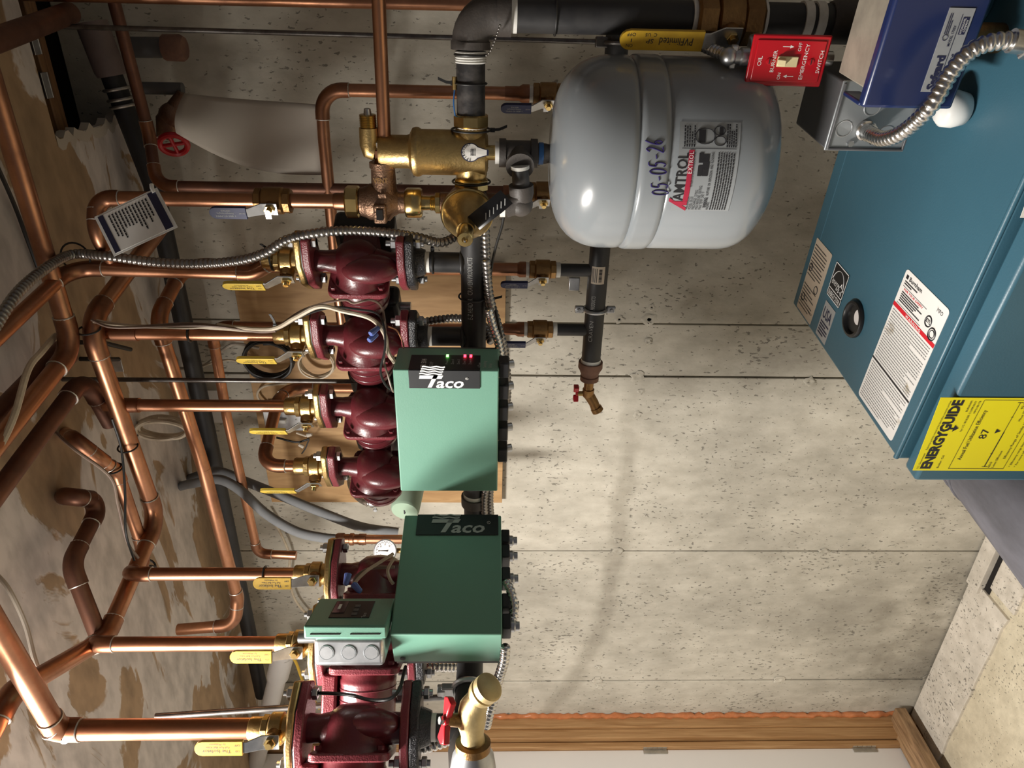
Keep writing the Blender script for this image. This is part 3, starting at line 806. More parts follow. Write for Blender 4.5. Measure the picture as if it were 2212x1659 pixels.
loop(.85, .42, .022, .026); loop(.80, .67, .013, .015); loop(.91, .66, .013, .014)
blob(.85, .372, .017, .009); blob(.91, .685, .010, .005)
m.build('lettering', 'ink_black', tl)
m = MB()
blob(.415, .215, wlab*.57, .0072)
for dx in (0, .045, .09):
    f = wrapc(thL+wlab*(.0+dx*.9)/RT, zL-hl*.255, RT)
    m.add([f(0, 0), f(.005, 0), f(.020, .022+.004), f(.015, .022+.004)] if dx == 0 else ([f(.004, .0), f(.010, 0), f(.010, .022), f(.004, .016)] if dx < .05 else [f(.0, 0), f(.016, 0), f(.016, .006), f(.004, .006)]), [(0, 1, 2, 3)])
m.build('red_lettering', 'ink_crimson', tl)
MB().textmap('EXTROL', .0082, wrapc(thL+wlab*.45/RT, zL-hl*.247, RT+.0004), width=wlab*.235, sp=1.1).build('white_lettering', 'ink_white', tl)
# handwritten date
thD, zD = tang(1424, 421); thD2, zD2 = tang(1410, 298)
m = MB(); wD = (thD2-thD)*RT/8
G = {'0': [(.5, 1), (.15, .8), (.1, .3), (.4, 0), (.75, .25), (.8, .75), (.5, 1)], '5': [(.8, 1), (.3, .95), (.2, .55), (.6, .6), (.75, .3), (.5, 0), (.1, .1)],
     '-': [(.2, .45), (.8, .5)], '2': [(.15, .8), (.5, 1), (.75, .75), (.4, .3), (.1, 0), (.85, .05)], '6': [(.7, 1), (.3, .6), (.15, .2), (.45, 0), (.7, .2), (.5, .42), (.2, .25)]}
for i, ch in enumerate('05-05-26'):
    f = wrapc(thD+wD*i/RT, zD-.012+.0022*i, RT+.0008)
    P = spl([f(x*wD*.9, y*.023) for x, y in G[ch]], 4); m.tube(P, .0009, 6)
m.build('handwriting', 'ink_marker', tank)

# ---------------------------------------------------------------- tee under the air separator that carries the tank
t = thing('pipe_tee', 'black iron pipe tee between brass air separator and grey tank', 'pipe fitting', V((TC.x, TC.y, ztop)))
za, zb = at(1078, 345, .59).z, at(1160, 345, .59).z
m = MB().lathe([(zb, .021), (zb+.010, .021), (zb+.011, .0185), (za-.011, .0185), (za-.010, .021), (za, .021)], TC, Z, 28)
zc = (za+zb)/2-.002
m.lathe([(0, .017), (.028, .0175), (.029, .021), (.038, .021)], V((TC.x, TC.y, zc)), -Y+X*-.35, 24)
m.build('body', 'black_iron', t)
MB().lathe([(ztop-.002, .013), (ztop+.006, .015), (zb, .015)], TC, Z, 20).build('reducer', 'black_iron', t)
MB().lathe([(zb-.009, .0162), (zb-.002, .0162)], TC, Z, 20).build('sealing_tape', 'teflon_blue', t)
MB().lathe([(za, .0165), (za+.006, .0165)], TC, Z, 20).build('sealing_tape', 'ptfe', t)
MB().lathe([(za+.006, .011), (za+.02, .011)], TC, Z, 20).build('nipple', 'brass_bright', t)
# side branch: nipple and elbow swinging left to the fill valve
b0 = V((TC.x, TC.y, zc)) + (-Y+X*-.35).normalized()*.038
EL = at(1128, 447, .62)
e = thing('black_pipe_branch', 'short black iron nipple and elbow linking tank tee to fill valve', 'pipe', EL)
dd = (EL-b0).normalized()
MB().tube([b0-dd*.002, b0+dd*.003], .0138, 18).build('sealing_tape', 'ptfe', e)
MB().tube([b0, EL-dd*.012], [.0125, .0135], 18).build('nipple', 'black_steel_worn', e)
m = MB().tube([EL-dd*.034, EL-dd*.020, EL-dd*.012, EL+Z*.012-dd*.004, EL+Z*.026], [.0185, .0185, .0165, .0165, .0165], 20)
m.ball(EL-dd*.004+Z*.002, .0185, .0185, .0185)
m.build('elbow', 'black_iron', e)
MB().tube([EL+Z*.026, EL+Z*.034], .0155, 18).build('sealing_tape', 'ptfe', e)

# ---------------------------------------------------------------- relay boxes
def green_box(name, label, c, xd, nd, w_, h_, dpt):
    # c: centre of the front face; xd: to its right; nd: outward normal
    M = basis(c, xd, -V(nd), Z)
    t = thing(name, label, 'control box', c - Z*h_/2, M=Matrix.Translation(V(c)-Z*h_/2))
    MB().box((0, dpt/2+.0005, 0), (w_, dpt-.001, h_), M).build('cover', 'relay_green', t, bevel=.002)
    MB().box((0, dpt+.004, 0), (w_-.004, .008, h_-.006), M).build('back_plate', 'dark_sheet', t, bevel=.001)
    return t, M
D1 = .72
xl, xr = at(960, 1062, D1).x, at(960, 800, D1).x
zt1, zb1 = at(848, 800, D1).z, at(1078, 800, D1).z
c1 = V(((xl+xr)/2, -D1, (zt1+zb1)/2)); W1, H1, DP1 = xr-xl, zt1-zb1, .080
b1, M1 = green_box('relay_box', 'green metal relay box with lit status lamps, bright front, below the four small pumps', c1, X, -Y, W1, H1, DP1)
def p1(px, py):                   # local x, z on the front
    p = at(px, py, D1); return p.x-c1.x, p.z-c1.z
la, lt = p1(884, 838); lb_, lbt = p1(1037, 800)
lw = W1/2-la
m = MB().box(((la+W1/2)/2, -.0004, (lt+lbt)/2), (lw, .0012, lt-lbt), M1)
sd = .052
m.box((W1/2+.0004, sd/2, (lt+lbt)/2), (.0012, sd, lt-lbt), M1)
lab = m.build('maker_label', 'relay_black', b1, bevel=.0004)
def taco(M, ox, oz, s, xdir, ydir, nrm, mat, parent, rows=4):
    # the striped flag T with the word after it; runs down the box
    m = MB(); o = V(ox); xd, yd = V(xdir), V(ydir)
    def P(a, b): return o+xd*(a*s)+yd*(b*s)
    def poly(q): m.add([P(*p) for p in q], [tuple(range(len(q)))])
    poly([(.42, 0), (.66, 0), (1.06, .80), (.80, .80)]); poly([(-.05, .58), (1.25, .58), (1.36, .80), (-.0, .80)])
    for k in range(rows):
        y = .86+k*.15; up = [(x_*.12-.02+k*.055, y+.035*math.sin(x_*1.1+.4)) for x_ in range(12)]; dn = [(a, b+.085) for a, b in reversed(up)]
        n0 = len(up)
        vs = [P(*q) for q in up]+[P(*q) for q in reversed(dn)]
        m.add(vs, [(i, i+1, n0+i+1, n0+i) for i in range(n0-1)])
    m.text('aco', P(.92, .0), xd, yd, s*.92, bold=.022, shear=.22, width=s*1.62)
    m.torus(P(2.72, .60), V(nrm), s*.075, s*.014, 14, 4)
    m.text('R', P(2.685, .56), xd, yd, s*.10)
    return m.build('logo_lettering', mat, parent, smooth=False)
q = at(908, 836, D1); s_ = (at(908, 836, D1).z-at(1010, 836, D1).z)/2.75
taco(M1, V((q.x, -D1-.0016, q.z)), 0, s_, -Z, X, -Y, 'ink_white', lab)
# side lettering (right side of the box, reads toward the wall)
sx = c1.x+W1/2+.0016
def st(s, fy, z_, size, mat='ink_dim', **k): MB().text(s, V((sx, -D1+fy, z_)), Y, Z, size, **k).build('lettering', mat, lab, smooth=False)
zL_ = lt+c1.z
st('SR 504', .006, zL_-.026, .012, width=.030, mat='ink_white'); st('EXP', .012, zL_-.037, .008, width=.014)
for i, s in enumerate(('Power', 'Zone 1', 'Zone 2', 'Zone 3', 'Zone 4')): st(s, .018, zL_-.060-i*.0092, .0058, width=.017)
for i, s in enumerate(('4 Zone', 'Switching', 'Relay')): st(s, .008, zL_-.112+(-i)*.0085, .0072, width=(.016, .022, .014)[i])
def led(z_, mat): MB().box((sx, -D1+.047, z_), (.003, .006, .004)).build('status_lamp', mat, b1)
led(zL_-.058, 'led_green'); led(zL_-.086, 'led_red'); led(zL_-.0955, 'led_red')
# scratch and cable clamps along the lower edge
for i, py in enumerate((795, 842, 888, 932, 978)):
    p = at(1078, py, .70)
    m = MB().box((p.x, -.695, zb1-.008), (.026, .030, .016))
    k = m.build('cable_clamp', 'black_plastic', b1, bevel=.002)
    MB().lathe([(0, .009), (.010, .009), (.012, .007), (.020, .007)], (p.x, -.69, zb1-.004), -Z+Y*.3, 14).build('locknut', 'zinc', k)

# second box, turned to face along the wall
near, far = dep(1000, 1370, 1.035), dep(1000, 1112, 1.205)
near.z = far.z = 0
x2 = (far-near).normalized(); n2 = x2.cross(Z).normalized()      # outward normal, to the right
W2 = (far-near).length
t2z = dep(843, 1368, 1.035).z; b2z = dep(1085, 1368, 1.035).z
H2 = t2z-b2z
c2 = (near+far)/2+Z*((t2z+b2z)/2)
b2, M2 = green_box('relay_box', 'green metal relay box with dark shaded face beside the large pumps', c2, x2, n2, W2, H2, .078)
lab2 = MB().box((W2/2-.0215, -.0004, H2/2-.022-.068), (.043, .0012, .136), M2).build('maker_label', 'relay_black', b2, bevel=.0004)
o2 = M2 @ V((W2/2-.0385, -.0016, H2/2-.048)); taco(M2, o2, 0, .0345, -Z, x2, n2, 'ink_dim', lab2, rows=2)
MB().lathe([(0, .0042), (.002, .004), (.003, .002)], M2 @ V((-W2/2, .066, H2/2-.014)), -x2, 12).build('cover_screw', 'dark_sheet', b2)
for i, f in enumerate((.36, .22, .02, -.2, -.36)):
    q = M2 @ V((W2*f, .03, -H2/2-.007)); MB().box((0, 0, 0), (.026, .030, .014), basis(q, x2, n2, Z)).build('cable_clamp', 'black_plastic', b2, bevel=.002)
    MB().lathe([(0, .009), (.010, .009), (.012, .007), (.018, .007)], q-Z*.002, -Z, 14).build('locknut', 'zinc', b2)

# small digital controller on its grey outlet box, above the second box
DC = 1.0
ca, cb = dep(752, 1352, 1.015), dep(752, 1284, 1.125); ca.z = cb.z = 0
x3 = (cb-ca).normalized(); n3 = x3.cross(Z).normalized(); W3 = .098
zt3, zb3 = dep(656, 1352, 1.015).z, dep(835, 1355, 1.015).z; H3 = zt3-zb3
c3 = ca+x3*(W3/2)+Z*((zt3+zb3)/2)
M3 = basis(c3, x3, -n3, Z)
ct = thing('digital_controller', 'small green digital controller with dark display on a grey outlet box', 'controller', c3-Z*H3/2)
MB().box((0, .010, 0), (W3, .020, H3), M3).build('case', 'relay_green', ct, bevel=.003)
m = MB()
for f in (-.24, .24): m.box((-W3/2-.0003, .012, H3*f), (.001, .0015, H3*.36), M3)
m.build('vent_slot', 'cavity', ct)
MB().box((.006, -.0004, 0), (W3*.60, .0012, H3*.50), M3).build('faceplate', 'relay_black', ct, bevel=.0004)
dsp = MB().box((.012, -.0012, H3*.16), (W3*.42, .0012, H3*.15), M3).build('display', 'lcd', ct)
MB().box((.012, -.0020, H3*.17), (.016, .0006, .004), M3).build('reading', 'ink_white', dsp)
for i in range(3):
    MB().box((-.012+i*.014, -.0012, -H3*.05), (.009, .0012, .008), M3).build('button', 'dark_sheet', ct, bevel=.0006)
MB().text('Taco', M3 @ V((-.024, -.0012, -H3*.20)), x3, Z, .008).build('lettering', 'ink_dim', ct, smooth=False)
ob_ = MB().box((.0, .042, -.004), (W3*.92, .044, H3*.86), M3).build('outlet_box', 'galvanized', ct, bevel=.007, seg=3)
for i in range(3):
    q = M3 @ V((-W3*.46-.0006, .042, H3*(.27-.27*i)-.004)); MB().torus(q, x3, .0105, .0007, 24, 6).build('knockout', 'galvanized_grey', ob_)
    MB().lathe([(0, .0098), (.0008, .0094)], q, -x3, 22).build('knockout_disc', 'galvanized', ob_)
MB().tube([M3 @ V((0, .04, H3/2-.01)), M3 @ V((0, .04, H3/2+.02))], .009, 14).build('connector', 'zinc', ct)

# ---------------------------------------------------------------- pumps
PD = .57
def flange_poly(a=.0575, b=.033, c=.016):
    return [(a, c*.75), (a, -c*.75), (c*1.35, -b), (-c*1.35, -b), (-a, -c*.75), (-a, c*.75), (-c*1.35, b), (c*1.35, b)]
def pump(label, base, mdir, zt, zb, big=False, group=None):
    zc = (zt+zb)/2; h = (zt-zb)/2
    x = V(mdir).normalized(); y = Z.cross(x)
    M = basis(V((base.x, base.y, zc)), x, y, Z)
    t = thing('circulator_pump', label, 'pump', base, M=Matrix.Translation(V((base.x, base.y, zb))), group=group)
    k = 1.12 if big else 1.0
    W_ = lambda *p: M @ V(p)
    # casing
    m = MB()
    m.lathe([(-.030*k, .008), (-.028*k, .022*k), (-.020*k, .033*k), (-.006, .039*k), (.010, .0395*k), (.020, .044*k), (.028, .050*k)], W_(0, 0, 0), x, 32)
    m.tube([W_(0, 0, h-.004), W_(0, 0, h-.03), W_(0, .002, h-.055)], [.0185*k, .0175*k, .022*k], 20)
    m.tube([W_(0, .004, -h+.004), W_(0, .006, -h+.028), W_(0, .002, -h+.05)], [.0185*k, .020*k, .024*k], 20)
    m.build('volute', 'maroon_paint', t, ang=70)
    hm = MB().ball((-.008, .022, -.026), .020, .024, .043, M, 24, 18) if big else MB().ball((-.008*k, .024*k, -.024*k), .022*k, .027*k, .047*k, M, 24, 18)
    hm.build('scroll_hump', 'maroon_paint', t, ang=80)
    m = MB()
    MB().strip([W_(.002, 0, h-.012), W_(.012, 0, .045), W_(.024, 0, .028)], y, .014, .018).build('rib', 'maroon_paint', t, bevel=.003)
    MB().strip([W_(.002, 0, -h+.012), W_(.012, 0, -.045), W_(.024, 0, -.028)], y, .014, .018).build('rib', 'maroon_paint', t, bevel=.003)
    # square mounting plate and motor can
    m = MB().prism([(p[0], p[1]) for p in rrect(.100*k, .100*k, .014)], W_(.027, 0, 0), y, Z, .011)
    m.build('mounting_plate', 'maroon_lit', t, bevel=.002)
    for a in (-1, 1):
        for b in (-1, 1): MB().hexnut(W_(.024, a*.039*k, b*.039*k), -x, .0052, .006).build('plate_screw', 'maroon_paint', t)
    ln = (.118 if big else .104)*k; rc = .0425*k
    MB().lathe([(.037, rc*.97), (.050, rc*.97), (.052, rc), (.058, rc), (.060, rc*.985), (ln-.012, rc*.985), (ln-.005, rc*.94), (ln, rc*.80), (ln+.003, .0)], W_(0, 0, 0), x, 36).build('motor_can', 'maroon_paint', t, ang=50)
    for q in (.066, .084): MB().torus(W_(q, 0, 0), x, rc*.985, .0012, 36, 6).build('can_bead', 'maroon_paint', t)
    if big:
        MB().box((.088, 0, rc+.010), (.090, .060, .024), M).build('terminal_box', 'maroon_lit', t, bevel=.004)
    else:
        tb = MB().box((.028, -.088, -.002), (.076, .046, .104), M).build('terminal_box', 'black_plastic', t, bevel=.010, seg=3)
        MB().box((.016, -.048, 0), (.045, .045, .055), M).build('box_mount', 'maroon_paint', t)
        MB().tube([W_(.028, -.088, -.052), W_(.028, -.088, -.072)], .0095, 14).build('conduit_connector', 'zinc', tb)
    for s_, zz in ((1, h-.013), (-1, -h)):
        MB().prism(flange_poly(.0575*k, .033*k, .016*k), W_(0, 0, zz), x, y, .013).build('flange', 'maroon_lit', t, bevel=.0025)
    for s_ in (-1, 1):
        for sz in (1, -1):
            zf = sz*h
            lo, hi = (zf-.022, zf+.028) if sz > 0 else (zf-.030, zf+.030)
            bo = MB().tube([W_(s_*.042*k, 0, lo), W_(s_*.042*k, 0, hi)], .0050, 10).build('bolt', 'zinc', t)
            if sz > 0:
                MB().hexnut(W_(s_*.042*k, 0, zf-.022), Z, .0092, .008).build('bolt_head', 'zinc', bo)
                MB().hexnut(W_(s_*.042*k, 0, zf+.0135), Z, .0098, .009).build('nut', 'zinc', bo)
            else:
                MB().hexnut(W_(s_*.042*k, 0, zf+.0135), Z, .0098, .009).build('nut', 'zinc', bo)
                MB().hexnut(W_(s_*.042*k, 0, zf-.025), Z, .0092, .008).build('bolt_head', 'zinc', bo)
    return M

def lever(t, M, s0, zp, L, w_, gmat, z_bend=.020, out=.012, text=(), tmat='ink_black', tsize=.0045, gl=.034, plate='zinc', gw=1.15):
    """valve lever in the valve frame M: +x stem, +z along the handle; zp pivot height"""
    P = lambda a, b, c=0: M @ V((a, c, b))
    yv = (M.to_3x3() @ Y)
    pl = MB().strip([P(s0, zp-.012), P(s0, zp+.012), P(s0+out, zp+z_bend+.010), P(s0+out, zp+gl+.01)], yv, [w_*1.15, w_*1.15, w_*.86, w_*.86], .0022).build('lever', plate, t, bevel=.0006)
    pts = [P(s0+out, zp+gl), P(s0+out, zp+gl+.004)] + [P(s0+out, zp+L-w_*.5*gw)] + [P(s0+out, zp+L-w_*.5*gw+w_*.5*gw*math.sin(a)) for a in (.5, .9, 1.25, 1.5)]
    wd = [w_*gw]*3 + [w_*gw*math.cos(a) for a in (.5, .9, 1.25, 1.5)]
    gr = MB().strip(pts, yv, wd, .0060).build('grip', gmat, pl, bevel=.0018)
    if text:
        m = MB(); zd = M.to_3x3() @ Z
        for s, fz, fy, size, wdt in text:
            m.text(s, P(s0+out+.0034, zp+gl+(L-gl)*fz, -w_*fy), zd, -yv, size, width=wdt)
        m.build('lettering', tmat, gr, smooth=False)
    m = MB().hexnut(P(s0-.001, zp), M.to_3x3() @ X, .0085, .007); m.lathe([(.006, .0045), (.012, .0045)], P(s0, zp), M.to_3x3() @ X, 12)
    m.build('stem_nut', 'brass_bright', t)
    return pl

ISO = (('The Isolator', .24, .10, .0068, .040), ('Full Port Ball Valve', .28, -.16, .0042, .032), ('by Webstone', .36, -.40, .0042, .022), ('ON', .06, .16, .0042, .006), ('OFF', .05, -.32, .0042, .008))
def iso_valve(label, base, zf, fdir, sdir, k=1.0, top=.062, pale=True, group=None):
    """brass flanged isolation valve standing on the pump's upper flange at height zf"""
    fx = V(fdir).normalized(); fy = Z.cross(fx)
    t = thing('isolation_valve', label, 'valve', V((base.x, base.y, zf)), group=group)
    o = V((base.x, base.y, zf+.0008))
    MB().prism(flange_poly(.0575*k, .033*k, .016*k), o, fx, fy, .0115).build('flange', 'brass', t, bevel=.003)
    MB().prism(flange_poly(.056*k, .032*k, .016*k), o-Z*.0012, fx, fy, .0012).build('gasket', 'black_plastic', t)
    m = MB().lathe([(.011, .019), (.022, .019), (.024, .0225), (.040, .0225), (.043, .019)], o, Z, 28)
    m.hexnut(o+Z*.043, Z, .0195, .010, n=8); m.lathe([(.052, .0165), (top+.008, .0165), (top+.010, .0150)], o, Z, 26)
    m.build('body', 'brass', t)
    s = V(sdir).normalized(); M = basis(o, s, Z.cross(s), Z)
    MB().text('Webstone', M @ V((.0228, -.012, .029)), M.to_3x3() @ Y, Z, .007, width=.022).build('cast_lettering', 'brass_dark', t, smooth=False)
    MB().lathe([(.015, .012), (.030, .011), (.031, .008), (.036, .008)], o+Z*.031, s, 20).build('stem_collar', 'brass_dark', t)
    lever(t, M, .036, .031, .100, .018, 'yellow_grip_pale' if pale else 'yellow_grip', text=ISO)
    return t
def companion(label, base, zf, fdir, zend, k=1.0):
    fx = V(fdir).normalized(); fy = Z.cross(fx); o = V((base.x, base.y, zf))
    t = thing('companion_flange', label, 'pipe flange', V((base.x, base.y, zend)))
    MB().prism(flange_poly(.0575*k, .033*k, .016*k), o-Z*.0145, fx, fy, .0140).build('flange', 'black_iron_gloss', t, bevel=.003)
    MB().lathe([(-.030, .0205*k), (-.022, .0235*k), (-.014, .026*k)], o, Z, 28).build('hub', 'black_iron_gloss', t)
    MB().lathe([(-.037, .0172*k), (-.029, .0172*k)], o, Z, 20).build('sealing_tape', 'ptfe', t)
    MB().tube([o-Z*.030, V((o.x, o.y, zend))], .0168*k, 20).build('nipple', 'black_steel', t)
    return t
ZT, ZB = 1.877, 1.715
HZ = 1.606
S14 = V((-.64, -.77, 0)); MD = V((-.88, .47, 0))
ordn = ('first', 'second', 'third', 'fourth')
PB = []
where = ('nearest the grey tank', 'second from the grey tank', 'third from the grey tank', 'half hidden by green box')
for i, py in enumerate((563, 724, 878, 1007)):
    b = at((660, 688, 707, 725)[i], py, PD); b.z = ZB; PB.append(b)
    pump('small maroon circulator pump with black terminal box, '+where[i], b, MD, ZT, ZB, group='small maroon circulator pumps in a row')
    iso_valve('flanged brass valve with edge-on yellow lever above the pump '+where[i][:38].replace(', partly', ''), V((b.x, b.y, ZT)), ZT, MD, S14, group='brass valves above the small pumps')
    companion('black companion flange and nipple under the pump '+where[i][:38].replace(', partly', ''), V((b.x, b.y, ZB)), ZB, MD, HZ+.012)
Q = {}
MD2 = V((-.80, -.60, 0))
def fromz(px, py, z):            # world point on the sight line at height z
    return atz(px, py, z)
ZT2, ZB2 = 1.858, 1.696
lab5 = ('large maroon pump half hidden behind the dark green box', 'large maroon pump with long motor can below the digital controller', 'large maroon pump nearest the door, motor can running out of view')
pos5 = [V((-.932, -.717, 0)), V((-.957, -.854, 0)), V((-.945, -1.020, 0))]
pz = [(ZT2, ZB2), (ZT2, ZB2), (1.851, 1.689)]
S57 = V((.42, -.91, 0))
for i in range(3):
    b = pos5[i]; zt, zb = pz[i]
    pump(lab5[i], V((b.x, b.y, zb)), MD2 if i < 2 else V((-.66, -.75, 0)), zt, zb, big=True, group='large maroon circulator pumps')
    iso_valve(('flanged brass valve with flat yellow lever behind the gauge', 'flanged brass valve with flat yellow lever above the digital controller', 'flanged brass valve with flat yellow lever nearest the door')[i],
              V((b.x, b.y, zt)), zt, MD2 if i < 2 else V((-.66, -.75, 0)), S57, k=1.12, pale=False, group='brass valves above the large pumps')
    companion(('black companion flange hidden under the pump behind the dark green box', 'black companion flange under the middle large pump', 'black companion flange under the pump nearest the door')[i],
              V((b.x, b.y, zb)), zb, MD2 if i < 2 else V((-.66, -.75, 0)), HZ+.012, k=1.12)

# ---------------------------------------------------------------- headers
xr_, xl_ = at(1018, 392, PD).x, -.93
hd = thing('supply_header', 'black steel supply header pipe with white lettering running under the pumps', 'pipe', V((xr_, -PD, HZ)))
RH = .0211
MB().tube([V((xr_, -PD, HZ)), V((xl_, -PD, HZ))], RH, 32).build('pipe', 'black_steel', hd)
for b in PB: MB().torus(V((b.x, b.y, HZ+RH*.93)), Z, .0175, .003, 24, 8).build('weld', 'black_steel', hd)
def pipewrap(x0, yc, zc, rr, a0):
    # text runs along -X (down the picture is left); reading toward the right end
    return lambda x, y: V((x0+x, yc-rr*math.cos(a0+y/rr), zc+rr*math.sin(a0+y/rr)))
xt = at(1018, 680, PD).x
m = MB(); f = pipewrap(xt, -PD, HZ, RH+.0004, .05)
m.textmap('E-Z HEADER   CRAVEN PRODUCTS', .0125, f, width=at(1018, 548, PD).x-xt)
m.build('lettering', 'ink_dim', hd, smooth=False)
MB().tube([V((-.865, -PD, HZ)), V((-.885, -PD, HZ))], .0265, 24).build('coupling', 'black_iron', hd)
MB().tube([V((-.857, -PD, HZ)), V((-.866, -PD, HZ))], .0222, 24).build('sealing_tape', 'ptfe', hd)
h2 = thing('second_header', 'black steel header pipe under the large pumps, coming toward the room', 'pipe', V((-.945, -1.05, HZ)))
c0 = V((-.955, -PD, HZ)); c9 = V((-.945, -1.055, HZ))
MB().tube([c0, c9], RH, 32).build('pipe', 'black_steel', h2)
MB().ball(c0, .028, .028, .028).build('elbow', 'black_iron', h2)
f2 = lambda x, y: V((c0.x+RH*1.02*math.cos(.12+y/RH), -.975+x, HZ+RH*1.02*math.sin(.12+y/RH)))
m = MB().textmap('CRAVEN PRODUCTS', .0125, f2, width=.13); m.build('lettering', 'ink_dim', h2, smooth=False)

RZ, RD = 1.352, .28
xa, xb = at(1340, -10, RD).x, at(1270, 776, RD).x
rh = thing('return_header', 'black steel return header pipe with price sticker, crossing behind the grey tank', 'pipe', V((xb, -RD, RZ)))
MB().tube([V((.36, -RD, RZ)), V((xb, -RD, RZ))], RH, 32).build('pipe', 'black_steel', rh)
MB().ball(V((.36, -RD, RZ)), .029, .029, .029).build('elbow', 'black_iron', rh)
MB().tube([V((.36, -RD, RZ)), V((.36, -RD, .05))], RH, 32).build('drop_pipe', 'black_steel', rh)
xp = at(1280, 662, RD).x; f = pipewrap(xp, -RD, RZ, RH+.0004, .2)
m = MB().textmap('PRODUCTS', .0125, f, width=at(1280, 633, RD).x-xp); m.textmap('CRAVEN', .0125, pipewrap(xp-.075, -RD, RZ, RH+.0004, .2), width=.048)
m.build('lettering', 'ink_dim', rh, smooth=False)
x0 = at(1290, 607, RD).x; x1 = at(1290, 570, RD).x
vs = []
for i in range(9):
    a = -.55+i*.17
    for xx in (x0, x1): vs.append(V((xx, -RD-(RH+.0004)*math.cos(a), RZ+(RH+.0004)*math.sin(a))))
st_ = MB().add(vs, [(i*2, i*2+1, i*2+3, i*2+2) for i in range(8)]).build('price_sticker', 'paper_tan', rh)
m = MB(); r5 = random.Random(4)
for k in range(26):
    xx = x0+(x1-x0)*(.12+.76*k/26); wv = (x1-x0)*.02*r5.uniform(.5, 1.3)
    q = [V((a, -RD-(RH+.0008)*math.cos(b), RZ+(RH+.0008)*math.sin(b))) for a, b in ((xx, -.25), (xx+wv, -.25), (xx+wv, .05), (xx, .05))]
    m.add(q, [(0, 1, 2, 3)])
for b in (.22, .38, .54, .66):
    q = [V((a, -RD-(RH+.0008)*math.cos(c), RZ+(RH+.0008)*math.sin(c))) for a, c in ((x0+(x1-x0)*.1, b), (x0+(x1-x0)*.9, b), (x0+(x1-x0)*.9, b+.06), (x0+(x1-x0)*.1, b+.06))]
    m.add(q, [(0, 1, 2, 3)])
m.build('lettering', 'ink_black', st_, smooth=False)

# ---------------------------------------------------------------- copper risers and ceiling runs
ZV = ZT + .075                                   # top of the isolation valves
def vert(px, py, d):                             # x,y of a vertical pipe seen there
    p = at(px, py, d); return p
# riser 1 with its 45 degree offset, then back toward the room under the ceiling
r1x = at(400, 588, PD); z45a = at(592, 563, PD).z; z45b = at(548, 588, PD).z
t1 = atz(166, 570, 2.265)
run('copper_riser', 'copper riser above the pump nearest the tank, jogging sideways before the ceiling',
    [V((PB[0].x, PB[0].y, ZV-.012)), V((PB[0].x, PB[0].y, z45a)), V((r1x.x, -PD, z45b)), V((t1.x, -PD, 2.265)), V((t1.x-.005, -PD-.02, 2.265))+(atz(-30, 750, 2.265)-t1)*1.0], .0118, e1=.8)
for i, (top, lab) in enumerate((((188, 700), 'copper riser above the second pump with a cream cable strapped along it'), ((222, 868), 'copper riser above the third pump, beside the threaded rod'))):
    b = PB[i+1]
    run('copper_riser', lab, [V((b.x, b.y, ZV-.012)), V((b.x, b.y, 2.245+.03*i))], .0115)
    MB_t = MB().lathe([(2.245+.03*i-.062, .0135), (2.245+.03*i-.018, .0135)], V((b.x, b.y, 0)), Z, 20)
    MB_t.build('tee_socket', 'copper_fitting', [o for o in C.objects if o.name.startswith('copper_riser') and o.parent is None][-1])
# riser 4: up, then back toward the wall and down behind the boxes
b = PB[3]; e4 = at(566, 1005, PD)
k1 = at(606, 868, .43); k2 = at(628, 838, .34)
run('copper_riser', 'copper pipe of the fourth pump, elbowing back toward the plywood',
    [V((b.x, b.y, ZV-.012)), V((b.x, b.y, e4.z)), V((k1.x, k1.y, e4.z)), V((k2.x, k2.y, e4.z)), V((k2.x, k2.y, 1.70))], .0115, mat='copper')
# ceiling runs
def zrun(name, label, pts, z, r, **k): return run(name, label, [atz(px, py, z) for px, py in pts], r, **k)
zrun('ceiling_pipe', 'copper ceiling pipe from the upper right corner, turning at the elbow toward the room', [(-40, 100), (158, 752), (-40, 1000)], 2.268, .0143, e0=.7, e1=.8)
runB = zrun('ceiling_pipe', 'bright copper ceiling pipe zigzagging from the hanging tag to the door side', [(350, 488), (190, 700), (340, 1122), (228, 1378), (85, 1462), (25, 1495), (-30, 1600)], 2.245, .0150, e1=.5)
zrun('ceiling_pipe', 'dull copper ceiling pipe feeding the third riser', [(-30, 1098), (182, 812), (238, 915)], 2.285, .0143, e0=.8, mat='copper_dull', fit='copper_dull')
zrun('ceiling_pipe', 'dull copper ceiling pipe, short one beside the white cable', [(-40, 930), (132, 752)], 2.305, .0143, e0=.8, mat='copper_dull', fit='copper_dull')
zrun('ceiling_pipe', 'dark copper ceiling pipe above the riser nearest the tank, ending at the ceiling edge', [(-40, 985), (60, 862), (150, 770)], 2.325, .0143, e0=.8, mat='copper_dull', fit='copper_dull')
p5 = pos5[0]; e5 = atz(335, 1243, 2.26)
run('copper_riser', 'copper riser above the pump behind the gauge, with coiled black tie at its top',
    [V((p5.x, p5.y, ZT2+.063)), V((p5.x, p5.y, 2.235)), atz(322, 1222, 2.262), atz(252, 1018, 2.262), atz(212, 988, 2.27), atz(160, 948, 2.29), atz(140, 935, 2.39)], .0118)
p6_ = pos5[1]
run('copper_riser', 'copper riser above the digital controller, elbowed under the ceiling', [V((p6_.x, p6_.y, ZT2+.063)), V((p6_.x, p6_.y, 2.235)), atz(222, 1388, 2.243)], .0122)
run('ceiling_pipe', 'tarnished copper pipe coming out of the ceiling in a zigzag by the torn paper',
    [atz(130, 1072, 2.395), atz(150, 1072, 2.33), atz(222, 1082, 2.32), atz(152, 1218, 2.31), atz(212, 1372, 2.26)], .0143, mat='copper_dull', fit='copper_dull')
p7 = pos5[2]; e7 = atz(140, 1572, 2.205)
